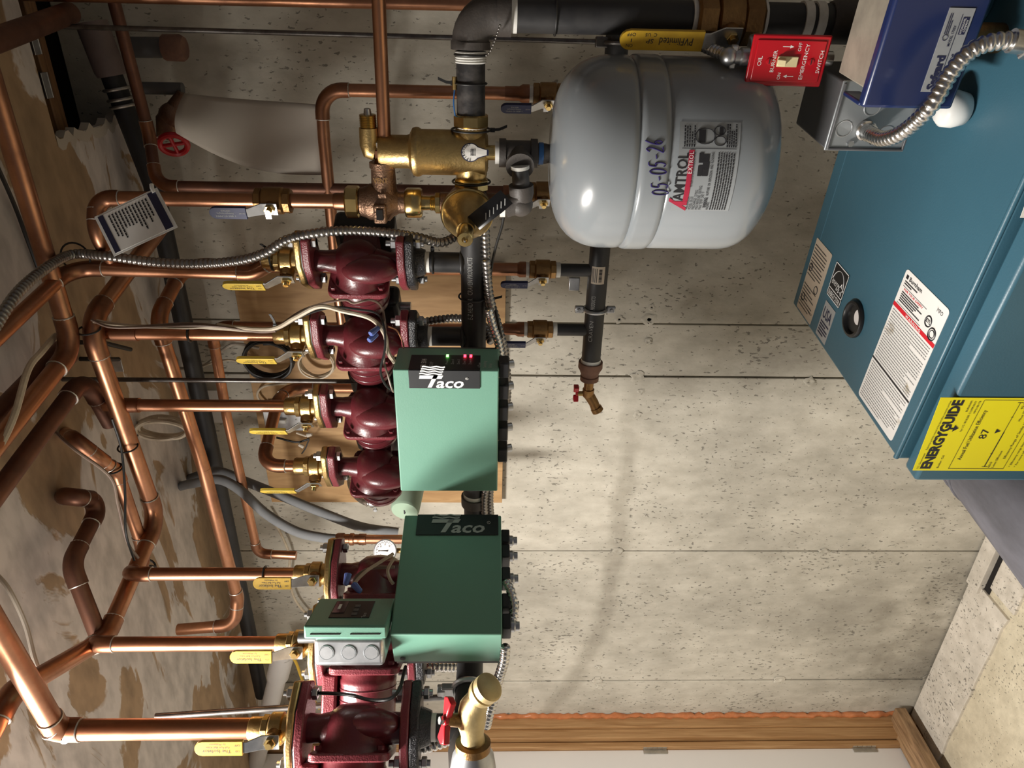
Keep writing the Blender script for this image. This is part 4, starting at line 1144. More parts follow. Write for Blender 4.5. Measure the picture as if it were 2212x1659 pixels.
run('copper_riser', 'stout copper riser nearest the door turning along the ceiling', [V((p7.x, p7.y, 1.851+.063)), V((p7.x, p7.y, 2.19)), atz(120, 1572, 2.195), atz(-40, 1302, 2.195)], .0150, e1=.9)
# wall-side runs (return side)
dB = .28
v1 = at(560, 575, dB); z1 = at(398, 575, dB).z
k = atz(338, 690, z1)
run('return_pipe', 'copper return pipe behind the first pump, crossing under the ceiling to the wall side',
    [V((v1.x, -dB, 1.50)), V((v1.x, -dB, z1)), V((k.x, k.y, z1)), at(440, 1012, -k.y), at(513, 1292, -k.y), at(508, 1350, -k.y+.02), at(385, 1360, -k.y+.02)], .0136, mat='copper')
v2 = at(600, 706, dB); z2 = at(456, 706, dB).z
run('return_pipe', 'copper return pipe behind the second pump, turning left along the wall',
    [V((v2.x, -dB, 1.50)), V((v2.x, -dB, z2)), at(490, 900, dB), at(549, 1160, dB), at(556, 1196, dB), at(640, 1200, dB)], .0111)
v3 = at(700, 408, dB); z3 = at(338, 400, dB).z
run('return_pipe', 'thin copper return pipe standing behind the brass check valve', [V((v3.x, -dB, 1.50)), V((v3.x, -dB, z3)), at(322, 290, .22), at(240, -20, .24)], .0111, mat='copper_dull', e1=.7)
v4 = at(900, 198, dB); z4 = at(694, 200, dB).z
run('return_pipe', 'copper return pipe right of the brass air separator with horizontal leg along the wall',
    [V((v4.x, -dB, 1.50)), V((v4.x, -dB, z4)), at(700, 300, dB), at(732, 640, dB), at(740, 700, dB)], .0118)
v5 = at(700, 2, dB)
run('vertical_pipe', 'bright copper pipe along the right edge behind the black elbow', [V((v5.x, -dB, .02)), V((v5.x, -dB, 2.395))], .0111)
g0 = at(355, 360, PD); xh = at(842, 362, PD); 
run('drain_pipe', 'horizontal copper pipe entering the check valve from the right', [V((xh.x, -PD, at(833, 362, PD).z)), V((at(817, -20, PD).x, -PD, at(817, -20, PD).z)), V((at(817, -20, PD).x+.22, -PD, at(817, -20, PD).z)), V((at(817, -20, PD).x+.22, -PD, 1.10))], .0100)
# water feed line with tag
fx = at(500, 432, PD)
zfe = at(208, 425, PD).z
run('feed_pipe', 'copper water feed pipe with hanging printed tag, bending at the top', [V((fx.x, -PD, at(740, 437, PD).z)), V((fx.x, -PD, zfe)), atz(206, 500, zfe), atz(240, 560, zfe+.004)], .0113)
# copper pipe by the joists
run('ceiling_pipe', 'dull copper pipe poking into the joist bay at the upper corner', [atz(-30, 95, 2.33), atz(152, 28, 2.33)], .0180, e0=.8, mat='copper_dull')

# black drain line in the corner, brown cap fitting
bd = .10
bp = [at(215, 95, bd), at(332, 400, bd), at(398, 600, bd), at(462, 1000, bd), at(520, 1290, bd), at(566, 1500, bd)]
dl = thing('drain_line', 'black plastic drain pipe running along the ceiling corner', 'pipe', bp[-1])
MB().tube([bp[0], bp[1], at(462, 1000, bd), at(566, 1500, bd)], .0215, 24).build('pipe', 'abs_black', dl)
q = (bp[1]-bp[0]).normalized()
MB().lathe([(-.04, .030), (.05, .030), (.06, .027)], bp[0], q, 24).build('hub', 'pvc_brown', dl)
for s_ in (.085, .105, .118): MB().torus(bp[0]+q*s_, q, .0245, .0035, 24, 8).build('clamp', 'hinge_metal', dl)
co = at(340, 105, .06)
run('cleanout_stub', 'grey pipe stub with brown cap hanging below the black drain', [at(270, 102, .07), at(362, 103, .07)], .020, mat='dark_sheet', rings=False)
so = [o for o in C.objects if o.name.startswith('cleanout_stub')][-1]
e_ = at(355, 103, .07); MB().lathe([(0, .025), (.035, .026), (.042, .022)], e_, -Z, 10).build('cap', 'rust', so)
# old shut-off valve behind the paper
vp = at(380, 262, .14)
ov = thing('gate_valve', 'old dark gate valve with red handwheel half hidden by the paper', 'valve', vp)
MB().tube([at(300, 190, .12), at(395, 192, .12)], .012, 14).build('pipe', 'dark_sheet', ov)
m = MB().tube([at(400, 205, .13), at(362, 265, .14), at(355, 300, .15)], [.016, .024, .015], 16); m.ball(at(372, 250, .14), .026, .026, .026)
m.build('body', 'bronze', ov)
hw = at(375, 312, .17); hx = (at(375, 330, .22)-at(372, 250, .14)).normalized()
mm = MB().torus(hw, hx, .026, .006, 28, 8)
for i in range(4):
    x_, y_, _ = frame(hx); a = i*math.pi/2; mm.tube([hw, hw+(x_*math.cos(a)+y_*math.sin(a))*.026], .004, 8)
mm.build('handwheel', 'red_handle', ov)

# ---------------------------------------------------------------- quarter-turn valves with blue levers
BT = (('1-800-97-PIPES', .30, .16, .0040, .030), ('Plumbing & Heating Inc.', .34, -.10, .0040, .026), ('HERITAGE', .42, -.36, .0036, .014), ('ON OFF', .03, -.1, .0036, .009))
def blue_valve(label, x, y, z, sdir, zlo, zhi, lever_len=.088, group=None, bodymat='brass_dark', nipple=True):
    o = V((x, y, z)); s = V(sdir).normalized(); M = basis(o, s, Z.cross(s), Z)
    t = thing('ball_valve', label, 'valve', V((x, y, zlo)), group=group)
    hl = .028
    m = MB().hexnut(o+Z*(hl-.012), Z, .0195, .012, n=8); m.hexnut(o-Z*hl, Z, .0195, .012, n=8)
    m.lathe([(-hl+.010, .017), (-.014, .021), (.014, .021), (hl-.010, .017)], o, Z, 26)
    m.build('body', bodymat, t)
    MB().lathe([(.012, .010), (.026, .009)], o, s, 16).build('stem_collar', bodymat, t)
    lever(t, M, .027, 0, lever_len, .017, 'blue_grip', text=BT, tmat='ink_dim', gl=.032)
    MB().box((.027, -.013, .004), (.0022, .008, .010), M).build('lever_stop', 'zinc', t, bevel=.0006)
    if nipple:
        MB().lathe([(-hl-.009, .0158), (-hl, .0158)], o, Z, 18).build('sealing_tape', 'ptfe', t)
        MB().tube([o-Z*(hl+.006), V((x, y, zlo))], .0135, 18).build('nipple', 'black_steel', t)
        MB().lathe([(hl, .0150), (hl+.008, .0150)], o, Z, 18).build('sealing_tape', 'ptfe', t)
        MB().lathe([(hl+.007, .0165), (hl+.020, .0165), (hl+.026, .0130), (hl+.052, .0130)], o, Z, 22).build('adapter', 'copper_fitting', t)
    return t
ST = V((-.55, -.83, 0))
zv = at(1172, 583, dB).z
blue_valve('blue-lever brass valve on the return header, beside the price sticker', v1.x, -dB, zv, ST, RZ+.015, 0, group='blue-lever valves on the return header')
blue_valve('blue-lever brass valve on the return header, nearest its end cap', v2.x, -dB, zv, ST, RZ+.015, 0, group='blue-lever valves on the return header')
blue_valve('blue-lever brass valve half hidden behind the grey tank, below the fill valve', v3.x, -dB, zv+.005, ST, RZ+.015, 0, group='blue-lever valves on the return header')
blue_valve('blue-lever brass valve on the right behind the tank shoulder', v4.x, -dB, zv+.004, ST, RZ+.015, 0, group='blue-lever valves on the return header')
zf_ = at(592, 440, PD).z
blue_valve('blue-lever valve on the water feed pipe', fx.x, -PD, zf_, V((-.25, -.97, 0)), zf_-.03, 0, nipple=False)

# split-ring clamp, reducer and drain cock on the return header
p = at(1278, 668, RD); sx_ = p.x
cl = thing('pipe_clamp', 'galvanized split-ring clamp on the return header', 'clamp', V((sx_, -RD, RZ-.03)))
MB().torus(V((sx_, -RD, RZ)), X, RH+.0025, .0042, 30, 8).build('ring', 'galvanized', cl)
for s_ in (1, -1):
    e_ = MB().box((sx_, -RD, RZ+s_*(RH+.013)), (.016, .010, .020)).build('ear', 'galvanized', cl, bevel=.003)
    MB().lathe([(.005, .0042), (.008, .003)], (sx_, -RD, RZ+s_*(RH+.014)), -Y, 10).build('screw', 'zinc', e_)
MB().box((at(1240, 612, RD-.03).x, -RD+.03, at(1240, 612, RD-.03).z), (.030, .014, .024)).build('bracket', 'galvanized', cl, bevel=.002)
rd = thing('drain_cock', 'brass hose drain cock with red butterfly handle at the end of the return header', 'valve', V((xb-.05, -RD, RZ-.05)))
o = V((xb, -RD, RZ))
MB().lathe([(-.002, RH+.0012), (.010, RH+.0012)], o, -X, 24).build('sealing_tape', 'ptfe', rd)
MB().lathe([(.006, .027), (.020, .0275), (.026, .024), (.040, .019), (.042, .021), (.052, .021), (.053, .018)], o, -X, 26).build('reducer', 'rust', rd)
m = MB().lathe([(.052, .011), (.075, .011), (.076, .0135), (.092, .0135), (.096, .011)], o, -X, 20)
oc = o-X*.088
m.tube([oc, oc+V((-.022, -.004, -.014)), oc+V((-.036, -.006, -.020))], [.0125, .0115, .0115], 16)
m.lathe([(0, .0135), (.010, .0138), (.012, .011)], oc+V((-.034, -.006, -.020)), V((-.85, -.15, -.5)), 18)
m.build('body', 'brass_dark', rd)
MB().tube([oc, oc+Z*.024], .0055, 10).build('stem', 'brass', rd)
hm = MB().box((0, 0, .026), (.010, .008, .006), Matrix.Translation(oc))
for s_ in (1, -1): hm.prism([(s_*.004, -.003), (s_*.018, -.009), (s_*.020, .009), (s_*.004, .003)][::s_], oc+Z*.022, X, Y, .012)
hm.build('butterfly_handle', 'red_handle', rd, bevel=.002)

# ---------------------------------------------------------------- brass air separator and big black supply pipe
SX = at(1000, 330, PD); 
def zs(px): return at(px, 330, PD).z
S0 = V((SX.x, -PD, 0))
sv = thing('air_separator', 'golden brass air separator with round badge, standing between black pipes', 'air separator', V((SX.x, -PD, zs(1052))))
m = MB().lathe([(zs(1055), .012), (zs(1054), .026), (zs(1048), .0325), (zs(1040), .0335), (zs(912), .0335), (zs(906), .036), (zs(900), .0365), (zs(893), .035), (zs(886), .026), (zs(880), .0245), (zs(826), .0245), (zs(820), .0225), (zs(818), .010)], S0, Z, 40)
m.build('body', 'brass', sv, ang=40)
pz_ = zs(1018)
for s_ in (1, -1):
    m = MB().lathe([(.018, .025), (.034, .024), (.040, .021)], V((SX.x, -PD, pz_)), X*s_, 28)
    m.build('port', 'brass', sv)
    MB().hexnut(V((SX.x, -PD, pz_))+X*(s_*.038), X*s_, .0275, .018, n=8, ph=.39).build('union_nut', 'brass_bright', sv)
m = MB().tube([V((SX.x, -PD, zs(822))), V((SX.x, -PD, zs(812)))], .013, 20)
ep = at(800, 300, PD+.005)
m.tube([V((SX.x, -PD, zs(812))), V((SX.x+.002, -PD, zs(803))), V((SX.x+.010, -PD, zs(800))), V((SX.x+.034, -PD, zs(800)))], [.0145, .016, .0155, .0145], 20)
m.build('vent_elbow', 'brass', sv)
mm = MB(); o = V((SX.x+.034, -PD, zs(800)))
for i in range(8): mm.lathe([(i*.0024, .0118), (i*.0024+.0012, .0132), (i*.0024+.0024, .0118)], o, X, 18)
mm.build('vent_thread', 'brass_bright', sv); MB().lathe([(.019, .006), (.027, .005), (.028, .003)], o, X, 12).build('vent_cap', 'zinc', sv)
# round badge on the side facing the room
th = math.atan2(CAM.y-S0.y, CAM.x-S0.x)+.02
def sw(x, y, rr=.0346): return V((S0.x+rr*math.cos(th+x/rr), S0.y+rr*math.sin(th+x/rr), pz_+y))
bpol = [(.0125*math.cos(a), .0125*math.sin(a)) for a in [math.radians(-52+284*i/22) for i in range(23)]]
bpol = bpol[:]+[(-.005, -.018), (-.0035, -.024), (.0035, -.024), (.005, -.018)]
bp_ = sorted(bpol, key=lambda p: math.atan2(p[1]+.003, p[0]))
MB().add([sw(0, 0, .0350)]+[sw(1.12*x, 1.12*y, .0350) for x, y in bp_], [(0, i+1, (i+1) % len(bp_)+1) for i in range(len(bp_))]).build('badge_rim', 'ink_navy', sv, smooth=False)
bg = MB().add([sw(0, 0, .0354)]+[sw(x, y, .0354) for x, y in bp_], [(0, i+1, (i+1) % len(bp_)+1) for i in range(len(bp_))]).build('badge', 'paper_white', sv, smooth=False)
m = MB()
for i, ch in enumerate('SPIROVENT'):
    a = math.radians(175-i*21); cx, cy = .0092*math.cos(a), .0092*math.sin(a); ux, uy = math.sin(a), -math.cos(a)
    m.textmap(ch, .0048, lambda x, y, cx=cx, cy=cy, ux=ux, uy=uy: sw(cx+x*ux-y*uy, cy+x*uy+y*ux, .0358), align='C', bold=.02)
for i in range(4): m.add([sw(a, b, .0358) for a, b in ((-.005, -.001-i*.002), (.005, -.001-i*.002), (.005, .0-i*.002), (-.005, .0-i*.002))], [(0, 1, 2, 3)])
m.build('lettering', 'ink_black', bg, smooth=False)
# black supply pipe: nipple, elbow, drop to the boiler
zsup = pz_
x_n0 = at(1018, 282, PD).x; x_n1 = at(1018, 110, PD).x
xe = at(1040, 30, PD).x
sp = thing('supply_pipe', 'black steel supply pipe with big elbow, joining the air separator to the boiler', 'pipe', V((xe, -PD, 1.1)))
MB().tube([V((x_n0-.01, -PD, zsup)), V((x_n1, -PD, zsup))], RH, 30).build('nipple', 'black_steel_worn', sp)
MB().lathe([(-.001, RH+.0015), (.007, RH+.0015)], V((x_n0, -PD, zsup)), X, 26).build('sealing_tape', 'ptfe', sp)
m = MB()
for i in range(5): m.lathe([(i*.0032, RH+.0008), (i*.0032+.0016, RH+.0022), (i*.0032+.0032, RH+.0008)], V((x_n1-.016, -PD, zsup)), X, 26)
m.build('sealing_tape', 'ptfe', sp)
arc = [V((x_n1+.002, -PD, zsup)), V((x_n1+.012, -PD, zsup))]
Rb = xe-x_n1-.012
for i in range(9):
    a = math.pi/2*i/8; arc.append(V((x_n1+.012+Rb*math.sin(a), -PD, zsup-Rb*(1-math.cos(a)))))
arc.append(arc[-1]-Z*.010)
rad = [.0285, .0285] + [.0265]*9 + [.0265]
MB().tube(arc, rad, 30).build('elbow', 'black_iron', sp, ang=70)
ze = arc[-1].z
MB().lathe([(-.012, .0290), (.008, .0290)], V((xe, -PD, ze)), Z, 30).build('elbow_rim', 'black_iron', sp)
MB().lathe([(-.020, RH+.003), (-.010, RH+.003)], V((xe, -PD, ze)), Z, 26).build('sealing_tape', 'ptfe', sp)
zv1, zv2 = at(1500, 30, PD).z, at(1640, 40, PD).z
MB().tube([V((xe, -PD, ze)), V((xe, -PD, zv1))], .0235, 30).build('drop_pipe', 'black_steel', sp)
MB().tube([V((xe, -PD, zv2)), V((xe, -PD, .93))], .0235, 30).build('drop_pipe', 'black_steel', sp)
for px in (1500, 1640, 1738, 1765):
    MB().lathe([(-.006, .0262), (.006, .0262)], V((xe, -PD, at(px, 35, PD).z)), Z, 26).build('sealing_tape', 'ptfe', sp)
MB().lathe([(-.030, .029), (.0, .029), (.006, .026)], V((xe, -PD, at(1800, 35, PD).z)), Z, 26).build('coupling', 'black_iron', sp)
pv = thing('ball_valve', 'large brass ball valve with long yellow printed lever on the supply pipe', 'valve', V((xe, -PD, zv2)))
zc_ = (zv1+zv2)/2; hh = (zv1-zv2)/2
m = MB().hexnut(V((xe, -PD, zc_+hh-.03)), Z, .036, .030, n=8, ph=.39); m.hexnut(V((xe, -PD, zc_-hh)), Z, .036, .030, n=8, ph=.39)
m.lathe([(-hh+.028, .031), (-.016, .037), (.016, .037), (hh-.028, .031)], V((xe, -PD, zc_)), Z, 30)
m.build('body', 'brass_dark', pv)
hv = at(1590, 52, PD+.055); sd_ = V((-.42, -.91, 0)); Mv = basis(V((xe, -PD, hv.z)), sd_, Z.cross(sd_), Z)
MB().lathe([(.028, .014), (.050, .012)], V((xe, -PD, hv.z)), sd_, 18).build('stem_collar', 'brass_dark', pv)
lever(pv, Mv, .051, 0, .157, .0245, 'yellow_grip', gl=.042, z_bend=.024, out=.010, gw=1.12,
      text=(('PVFlimited', .13, -.20, .0150, .046), ('SP', .60, -.10, .0085, .010), ('C  US', .57, -.42, .0062, .016), ('ON', .84, .20, .0062, .009), ('I', .86, -.10, .0062, .0012), ('OFF', .82, -.42, .0062, .012)))

# ---------------------------------------------------------------- check valve, unions and bell-shaped fill valve on the feed line
def zf(px): return at(px, 438, PD).z
F0 = V((fx.x, -PD, 0))
cv = thing('backflow_preventer', 'bronze backflow preventer body between two brass hex unions', 'valve', V((fx.x, -PD, zf(925))))
MB().hexnut(F0+Z*zf(778), Z, .0255, zf(748)-zf(778), n=8, ph=.39).build('union_nut', 'brass_bright', cv)
MB().lathe([(zf(748), .0140), (zf(725), .0135), (zf(722), .0125)], F0, Z, 22).build('tailpiece', 'copper_fitting', cv)
MB().lathe([(zf(862), .017), (zf(850), .022), (zf(842), .0285), (zf(800), .0285), (zf(792), .0245), (zf(780), .022)], F0, Z, 30).build('body', 'bronze', cv, ang=50)
MB().hexnut(F0+Z*zf(912), Z, .0235, zf(876)-zf(912), n=8, ph=.39).build('union_nut', 'brass_bright', cv)
MB().lathe([(zf(876), .0165), (zf(860), .017)], F0, Z, 22).build('neck', 'bronze', cv)
zvp = zf(832)
vent = V((fx.x, -PD, zvp))
MB().lathe([(.0, .022), (.030, .0195), (.052, .0185), (.054, .0205), (.062, .0205)], vent, X, 26).build('vent_port', 'bronze', cv)
MB().text('VENT', vent+V((.034, -.0205, .013)), Z*-1, X, .011, width=.022, bold=.02).build('cast_lettering', 'brass_dark', cv, smooth=False)
MB().lathe([(.060, .0125), (.072, .0125)], vent, X, 20).build('nipple', 'copper_fitting', cv)
MB().hexnut(vent+X*.070, X, .0165, .012).build('adapter_hex', 'copper_fitting', cv)
MB().lathe([(.080, .0125), (.092, .0125), (.094, .0105)], vent, X, 20).build('adapter_socket', 'solder', cv)
bo = MB().box((0, 0, 0), (.030, .022, .020), basis(vent+V((-.010, -.026, .004)), X, Y, Z)).build('test_port', 'bronze', cv, bevel=.003)
MB().box((0, 0, 0), (.016, .003, .010), basis(vent+V((-.010, -.038, .004)), X, Y, Z)).build('port_recess', 'cavity', bo)
MB().box((0, 0, 0), (.006, .002, .012), basis(vent+V((.016, -.0265, .0)), X, Y, Z)).build('cast_mark', 'bronze', cv)
# fill valve
fv = thing('fill_valve', 'bell-shaped brass pressure reducing fill valve with black tag', 'valve', V((fx.x, -PD-.05, zf(1060))))
fz = zf(1010); FC = V((fx.x-.004, -PD, fz))
MB().lathe([(zf(950), .0105), (zf(912), .0115), (zf(908), .014)], F0, Z, 20).build('nipple', 'brass_bright', fv)
m = MB()
for i in range(4): m.lathe([(zf(944)+i*.0026, .0112), (zf(944)+i*.0026+.0013, .0125), (zf(944)+i*.0026+.0026, .0112)], F0, Z, 18)
m.build('thread', 'brass_bright', fv)
MB().hexnut(F0+Z*zf(952), Z, .0165, .009, n=8).build('collar', 'brass_bright', fv)
MB().tube([F0+Z*zf(952), F0+Z*zf(1072)], .0170, 24).build('body', 'bronze', fv)
ax = V((-.12, -.99, 0)).normalized()
MB().lathe([(-.026, .014), (-.022, .026), (-.010, .034), (.012, .0385), (.030, .0390)], FC, ax, 40).build('diaphragm_case', 'bronze', fv, ang=50)
MB().lathe([(.028, .0400), (.030, .0412), (.034, .0412), (.036, .0395)], FC, ax, 40).build('clamp_ring', 'brass_bright', fv)
MB().lathe([(.034, .0385), (.046, .036), (.062, .030), (.076, .0215), (.090, .0150), (.098, .0135)], FC, ax, 40).build('bell', 'brass', fv, ang=60)
MB().lathe([(.094, .0125), (.128, .0118), (.130, .0105), (.1302, .0045), (.124, .0040)], FC, ax, 24).build('stem_guard', 'brass_bright', fv)
MB().strip([FC+ax*.086+Z*.015, FC+ax*.112+Z*.004, FC+ax*.136], Z.cross(ax), .0025, .0025).build('pull_lever', 'zinc', fv)
tp = FC+ax*.070; r3 = V((.85, .10, -.50)).normalized()
tgx = MB().strip([tp+V((.006, -.02, -.012)), tp+V((.020, -.028, -.026)), tp+V((.034, -.028, -.044)), tp+V((.046, -.020, -.060))], V((.62, .1, .62)), .026, .0008).build('tag', 'label_black', fv)
m = MB()
for i in range(6): m.box(tp+V((.020+.004*i, -.0315+.0009*i, -.030-.0055*i)), (.010, .0004, .0012))
m.build('lettering', 'ink_dim', tgx)
MB().tube([V((fx.x, -PD, zf(1064))), V((fx.x, -PD, zf(1076)))], .0165, 18).build('sealing_tape', 'ptfe', fv)

# ---------------------------------------------------------------- low water cut-off, junction box, emergency switch
def L3(x, y, z): return BM @ V((x, y, z))
CY = .100
lw = thing('low_water_cutoff', 'blue low water cut-off control with silver label above the boiler', 'control box', L3(.60, .15, BZ))
zt_, zb_ = 1.124, 1.012
MB().box((.61, CY+.008, (zt_+zb_)/2), (.245, .016, zt_-zb_), BM).build('front_cover', 'cutoff_blue', lw, bevel=.004)
MB().box((.61, CY+.03, zb_+.002), (.243, .05, .004), BM).build('cover_flange', 'cutoff_blue', lw, bevel=.001)
MB().box((.62, CY+.058, (zt_+zb_)/2), (.228, .082, zt_-zb_-.008), BM).build('chassis', 'chassis_tan', lw, bevel=.002)
MB().box((.4905, CY+.034, zt_-.010), (.006, .050, .022), BM).build('cover_tab', 'cutoff_blue', lw, bevel=.002)
MB().tube([L3(.56, .15, BZ), L3(.56, .15, zb_+.004)], .017, 18).build('probe_nipple', 'brass_dark', lw)
def pf(px, py, y):
    n = -bt; p0 = BM @ V((0, y, 0)); r = ray(px, py); p = CAM + r*((p0-CAM).dot(n)/r.dot(n)); q = BM.inverted() @ p; return q.x, q.z
xa_, za_ = pf(1990, 198, CY); xb_, zb2_ = pf(2042, 16, CY); _, zc2 = pf(2026, 205, CY)
lz = za_; lh = .030; lwid = xb_-xa_
sl = MB().box(((xa_+xb_)/2, CY-.0004, lz-lh/2+.001), (lwid, .0012, lh), BM).build('maker_label', 'paper_silver', lw)
m = MB(); o_ = L3(xa_, CY-.0014, 0)
def lt_(s, fx, dz, size, w_, **k): m.text(s, o_+bs*(lwid*fx)+Z*(lz-dz), bs, Z, size, width=lwid*w_, **k)
lt_('Safgard', .03, .0135, .0135, .42, bold=.05); lt_('Low Water Cut-Off', .03, .0245, .0062, .44, bold=.02)
lt_('MODEL 170SV', .56, .0135, .0045, .24, bold=.01)
m.quad(o_+bs*(lwid*.03)+Z*(lz-.0165), bs, Z, lwid*.90, .0006)
m.quad(o_+bs*(lwid*.70)+Z*(lz-.026), bs, Z, lwid*.20, .0075)
m.torus(o_+bs*(lwid*.66)+Z*(lz-.005), bt, .0030, .0004, 16, 4); m.print_lines(o_+bs*(lwid*.70)+Z*(lz-.0078), bs, Z, lwid*.24, .006, 3, seed=7)
m.build('lettering', 'ink_navy', sl, smooth=False)
m = MB(); m.text('HYDROLEVEL', o_+bs*(lwid*.71)+Z*(lz-.0218)-bt*.0004, bs, Z, .0034, width=lwid*.18); m.text('COMPANY', o_+bs*(lwid*.73)+Z*(lz-.0252)-bt*.0004, bs, Z, .0034, width=lwid*.14)
m.build('white_lettering', 'ink_white', sl, smooth=False)

jb = thing('junction_box', 'grey galvanized junction box with knockouts and flexible conduit, left of the blue control', 'junction box', L3(.45, .2, BZ))
jy = .185
MB().box((.4535, jy+.0015, 1.060), (.092, .003, .112), BM).build('cover_plate', 'galvanized_grey', jb, bevel=.004, seg=3)
MB().box((.4535, jy+.062, 1.061), (.090, .118, .108), BM).build('body', 'dark_sheet', jb, bevel=.003)
MB().tube([L3(.45, jy+.06, BZ), L3(.45, jy+.06, 1.01)], .014, 14).build('nipple', 'galvanized', jb)
fr_ = MB()
for a_, b_, c_, d_ in ((.4535, 1.1125, .086, .003), (.4535, 1.0075, .086, .003)): fr_.box((a_, jy-.001, b_), (c_, .004, d_), BM)
fr_.box((.4105, jy-.001, 1.06), (.003, .004, .106), BM); fr_.build('raised_rim', 'dark_sheet', jb, bevel=.0008)
def jp(px, py): return pf(px, py, jy)
for px, py in ((1823, 278), (1914, 290), (1885, 232)):
    x_, z_ = jp(px, py); ko = MB().torus(L3(x_, jy-.0002, z_), bt, .0108, .0009, 26, 6).build('knockout', 'galvanized', jb)
x_, z_ = jp(1836, 309); MB().hexnut(L3(x_, jy, z_), -bt, .0046, .005).build('cover_screw', 'zinc', jb)
x_, z_ = jp(1882, 308); MB().lathe([(0, .0028), (.0006, .0026)], L3(x_, jy, z_), -bt, 12).build('screw_hole', 'cavity', jb)
x_, z_ = jp(1868, 280); cst = L3(x_, jy, z_)
MB().lathe([(-.002, .0135), (.006, .0135), (.008, .0115), (.016, .0115)], cst, -bt, 20).build('connector', 'conduit_bright', jb)
tag(corrugate([cst-bt*.008, dep(1884, 292, .935), dep(1912, 300, .90), dep(1955, 282, .86), dep(2010, 230, .82), dep(2052, 160, .80), dep(2095, 112, .785), dep(2140, 92, .775), dep(2185, 88, .77), dep(2230, 96, .77)], .0100, .0074, 16, .20)
    .build('flexible_conduit', 'conduit_bright', ang=80), 'bright coiled metal conduit arching from the junction box in front of the blue control', 'conduit')
cn = thing('conduit_connector', 'shiny conduit connector at the end of the coiled conduit near the picture edge', 'connector', dep(2205, 98, .77))
c_ = dep(2200, 90, .77); dd = (dep(2230, 96, .77)-dep(2170, 88, .77)).normalized()
MB().tube([c_-dd*.008, c_+dd*.05], .0125, 20).build('sleeve', 'conduit_bright', cn); MB().hexnut(c_+dd*.006, dd, .0165, .012).build('nut', 'zinc', cn)
# white bottle-like cap and fittings behind the blue control
wc = thing('white_cap', 'round white plastic cap with paper label behind the coiled conduit', 'cap', L3(.50, .14, BZ))
wp = dep(2035, 235, .93); MB().lathe([(0, .010), (.004, .020), (.018, .0235), (.030, .0225), (.036, .017), (.038, .004)], V((wp.x, wp.y, BZ)), Z, 26).build('body', 'white_plastic', wc, ang=60)
q = dep(1985, 262, .96)
MB().strip([V((q.x, q.y, BZ+.0012)), V((q.x+.03, q.y-.006, BZ+.012))], V((.2, 1, 0)), .034, .0006).build('paper_tag', 'paper_white', wc)
rv = thing('relief_fitting', 'dark metal fitting with galvanized cap at the upper right corner of the boiler', 'pipe fitting', L3(.68, .25, BZ))
q = dep(2125, 40, .95); MB().lathe([(0, .030), (.012, .030), (.014, .024), (.050, .024)], V((q.x, q.y, BZ)), Z, 24).build('body', 'dark_sheet', rv)
q = dep(2165, 62, .93); MB().lathe([(0, .016), (.004, .016)], V((q.x, q.y, BZ)), Z, 22).build('disc', 'galvanized_grey', rv)
q = dep(2185, 25, .93); MB().lathe([(0, .05), (.02, .05), (.022, .044)], V((q.x+.02, q.y, BZ+.001)), Z, 30).build('flange_ring', 'boiler_teal', rv)

# emergency switch
sc = dep(1702, 132, .945); sc = L3(*(BM.inverted() @ sc))
sxd = bs; snd = -bt
SM = basis(sc, sxd, bt, Z)
es = thing('emergency_switch', 'red oil burner emergency switch plate with ivory toggle', 'switch', sc-Z*.055)
SWd, SH = .064, .104
MB().box((0, .002, 0), (SWd, .005, SH), SM).build('plate', 'switch_red', es, bevel=.0022)
MB().box((0, -.0008, 0), (SWd-.012, .003, SH-.012), SM).build('raised_field', 'switch_red', es, bevel=.0012)
MB().box((0, .022, 0), (SWd-.012, .036, SH-.010), SM).build('switch_box', 'galvanized', es, bevel=.005, seg=3)
MB().box((0, -.003, .002), (.013, .005, .027), SM).build('toggle_frame', 'ivory', es, bevel=.0008)
MB().box((0, -.009, .008), (.008, .014, .011), SM @ Matrix.Rotation(math.radians(-18), 4, 'X')).build('toggle', 'ivory', es, bevel=.001)
for zz in (.026, -.030):
    sw_ = MB().lathe([(0, .0042), (.0012, .004), (.0018, .002)], SM @ V((0, -.0022, zz)), snd, 14).build('screw', 'switch_red', es)
    MB().box((0, -.0041, zz), (.0065, .0006, .001), SM).build('slot', 'ink_black', sw_)
m = MB()
for s, x_, z_, sz, w_ in (('OIL', 0, .0360, .0078, .012), ('BURNER', .0, .0135+.004, .0072, .027), ('ON', -.0185, .0065, .0062, .0085), ('OFF', .018, -.013, .0062, .0105), ('EMERGENCY', .0, -.0235, .0072, .044), ('SWITCH', 0, -.0445, .0072, .028)):
    m.text(s, SM @ V((x_, -.0026, z_)), sxd, Z, sz, align='C', width=w_)
for x_, z0_, s in ((-.0185, -.006, 1), (.018, .006, -1)):
    m.quad(SM @ V((x_-.0004, -.0026, z0_-.005)), sxd, Z, .0008, .011); m.prism([(-.002, 0), (.002, 0), (0, .005*s)][::s], SM @ V((x_, -.0024, z0_+.004*s)), sxd, Z, .0002)
m.build('lettering', 'ink_white', es, smooth=False)
MB().tube([sc+bt*.02-Z*.05, V((sc.x, sc.y, 0))+bt*.02+Z*(zt_-.006)], .0095, 18).build('nipple', 'conduit_bright', es)
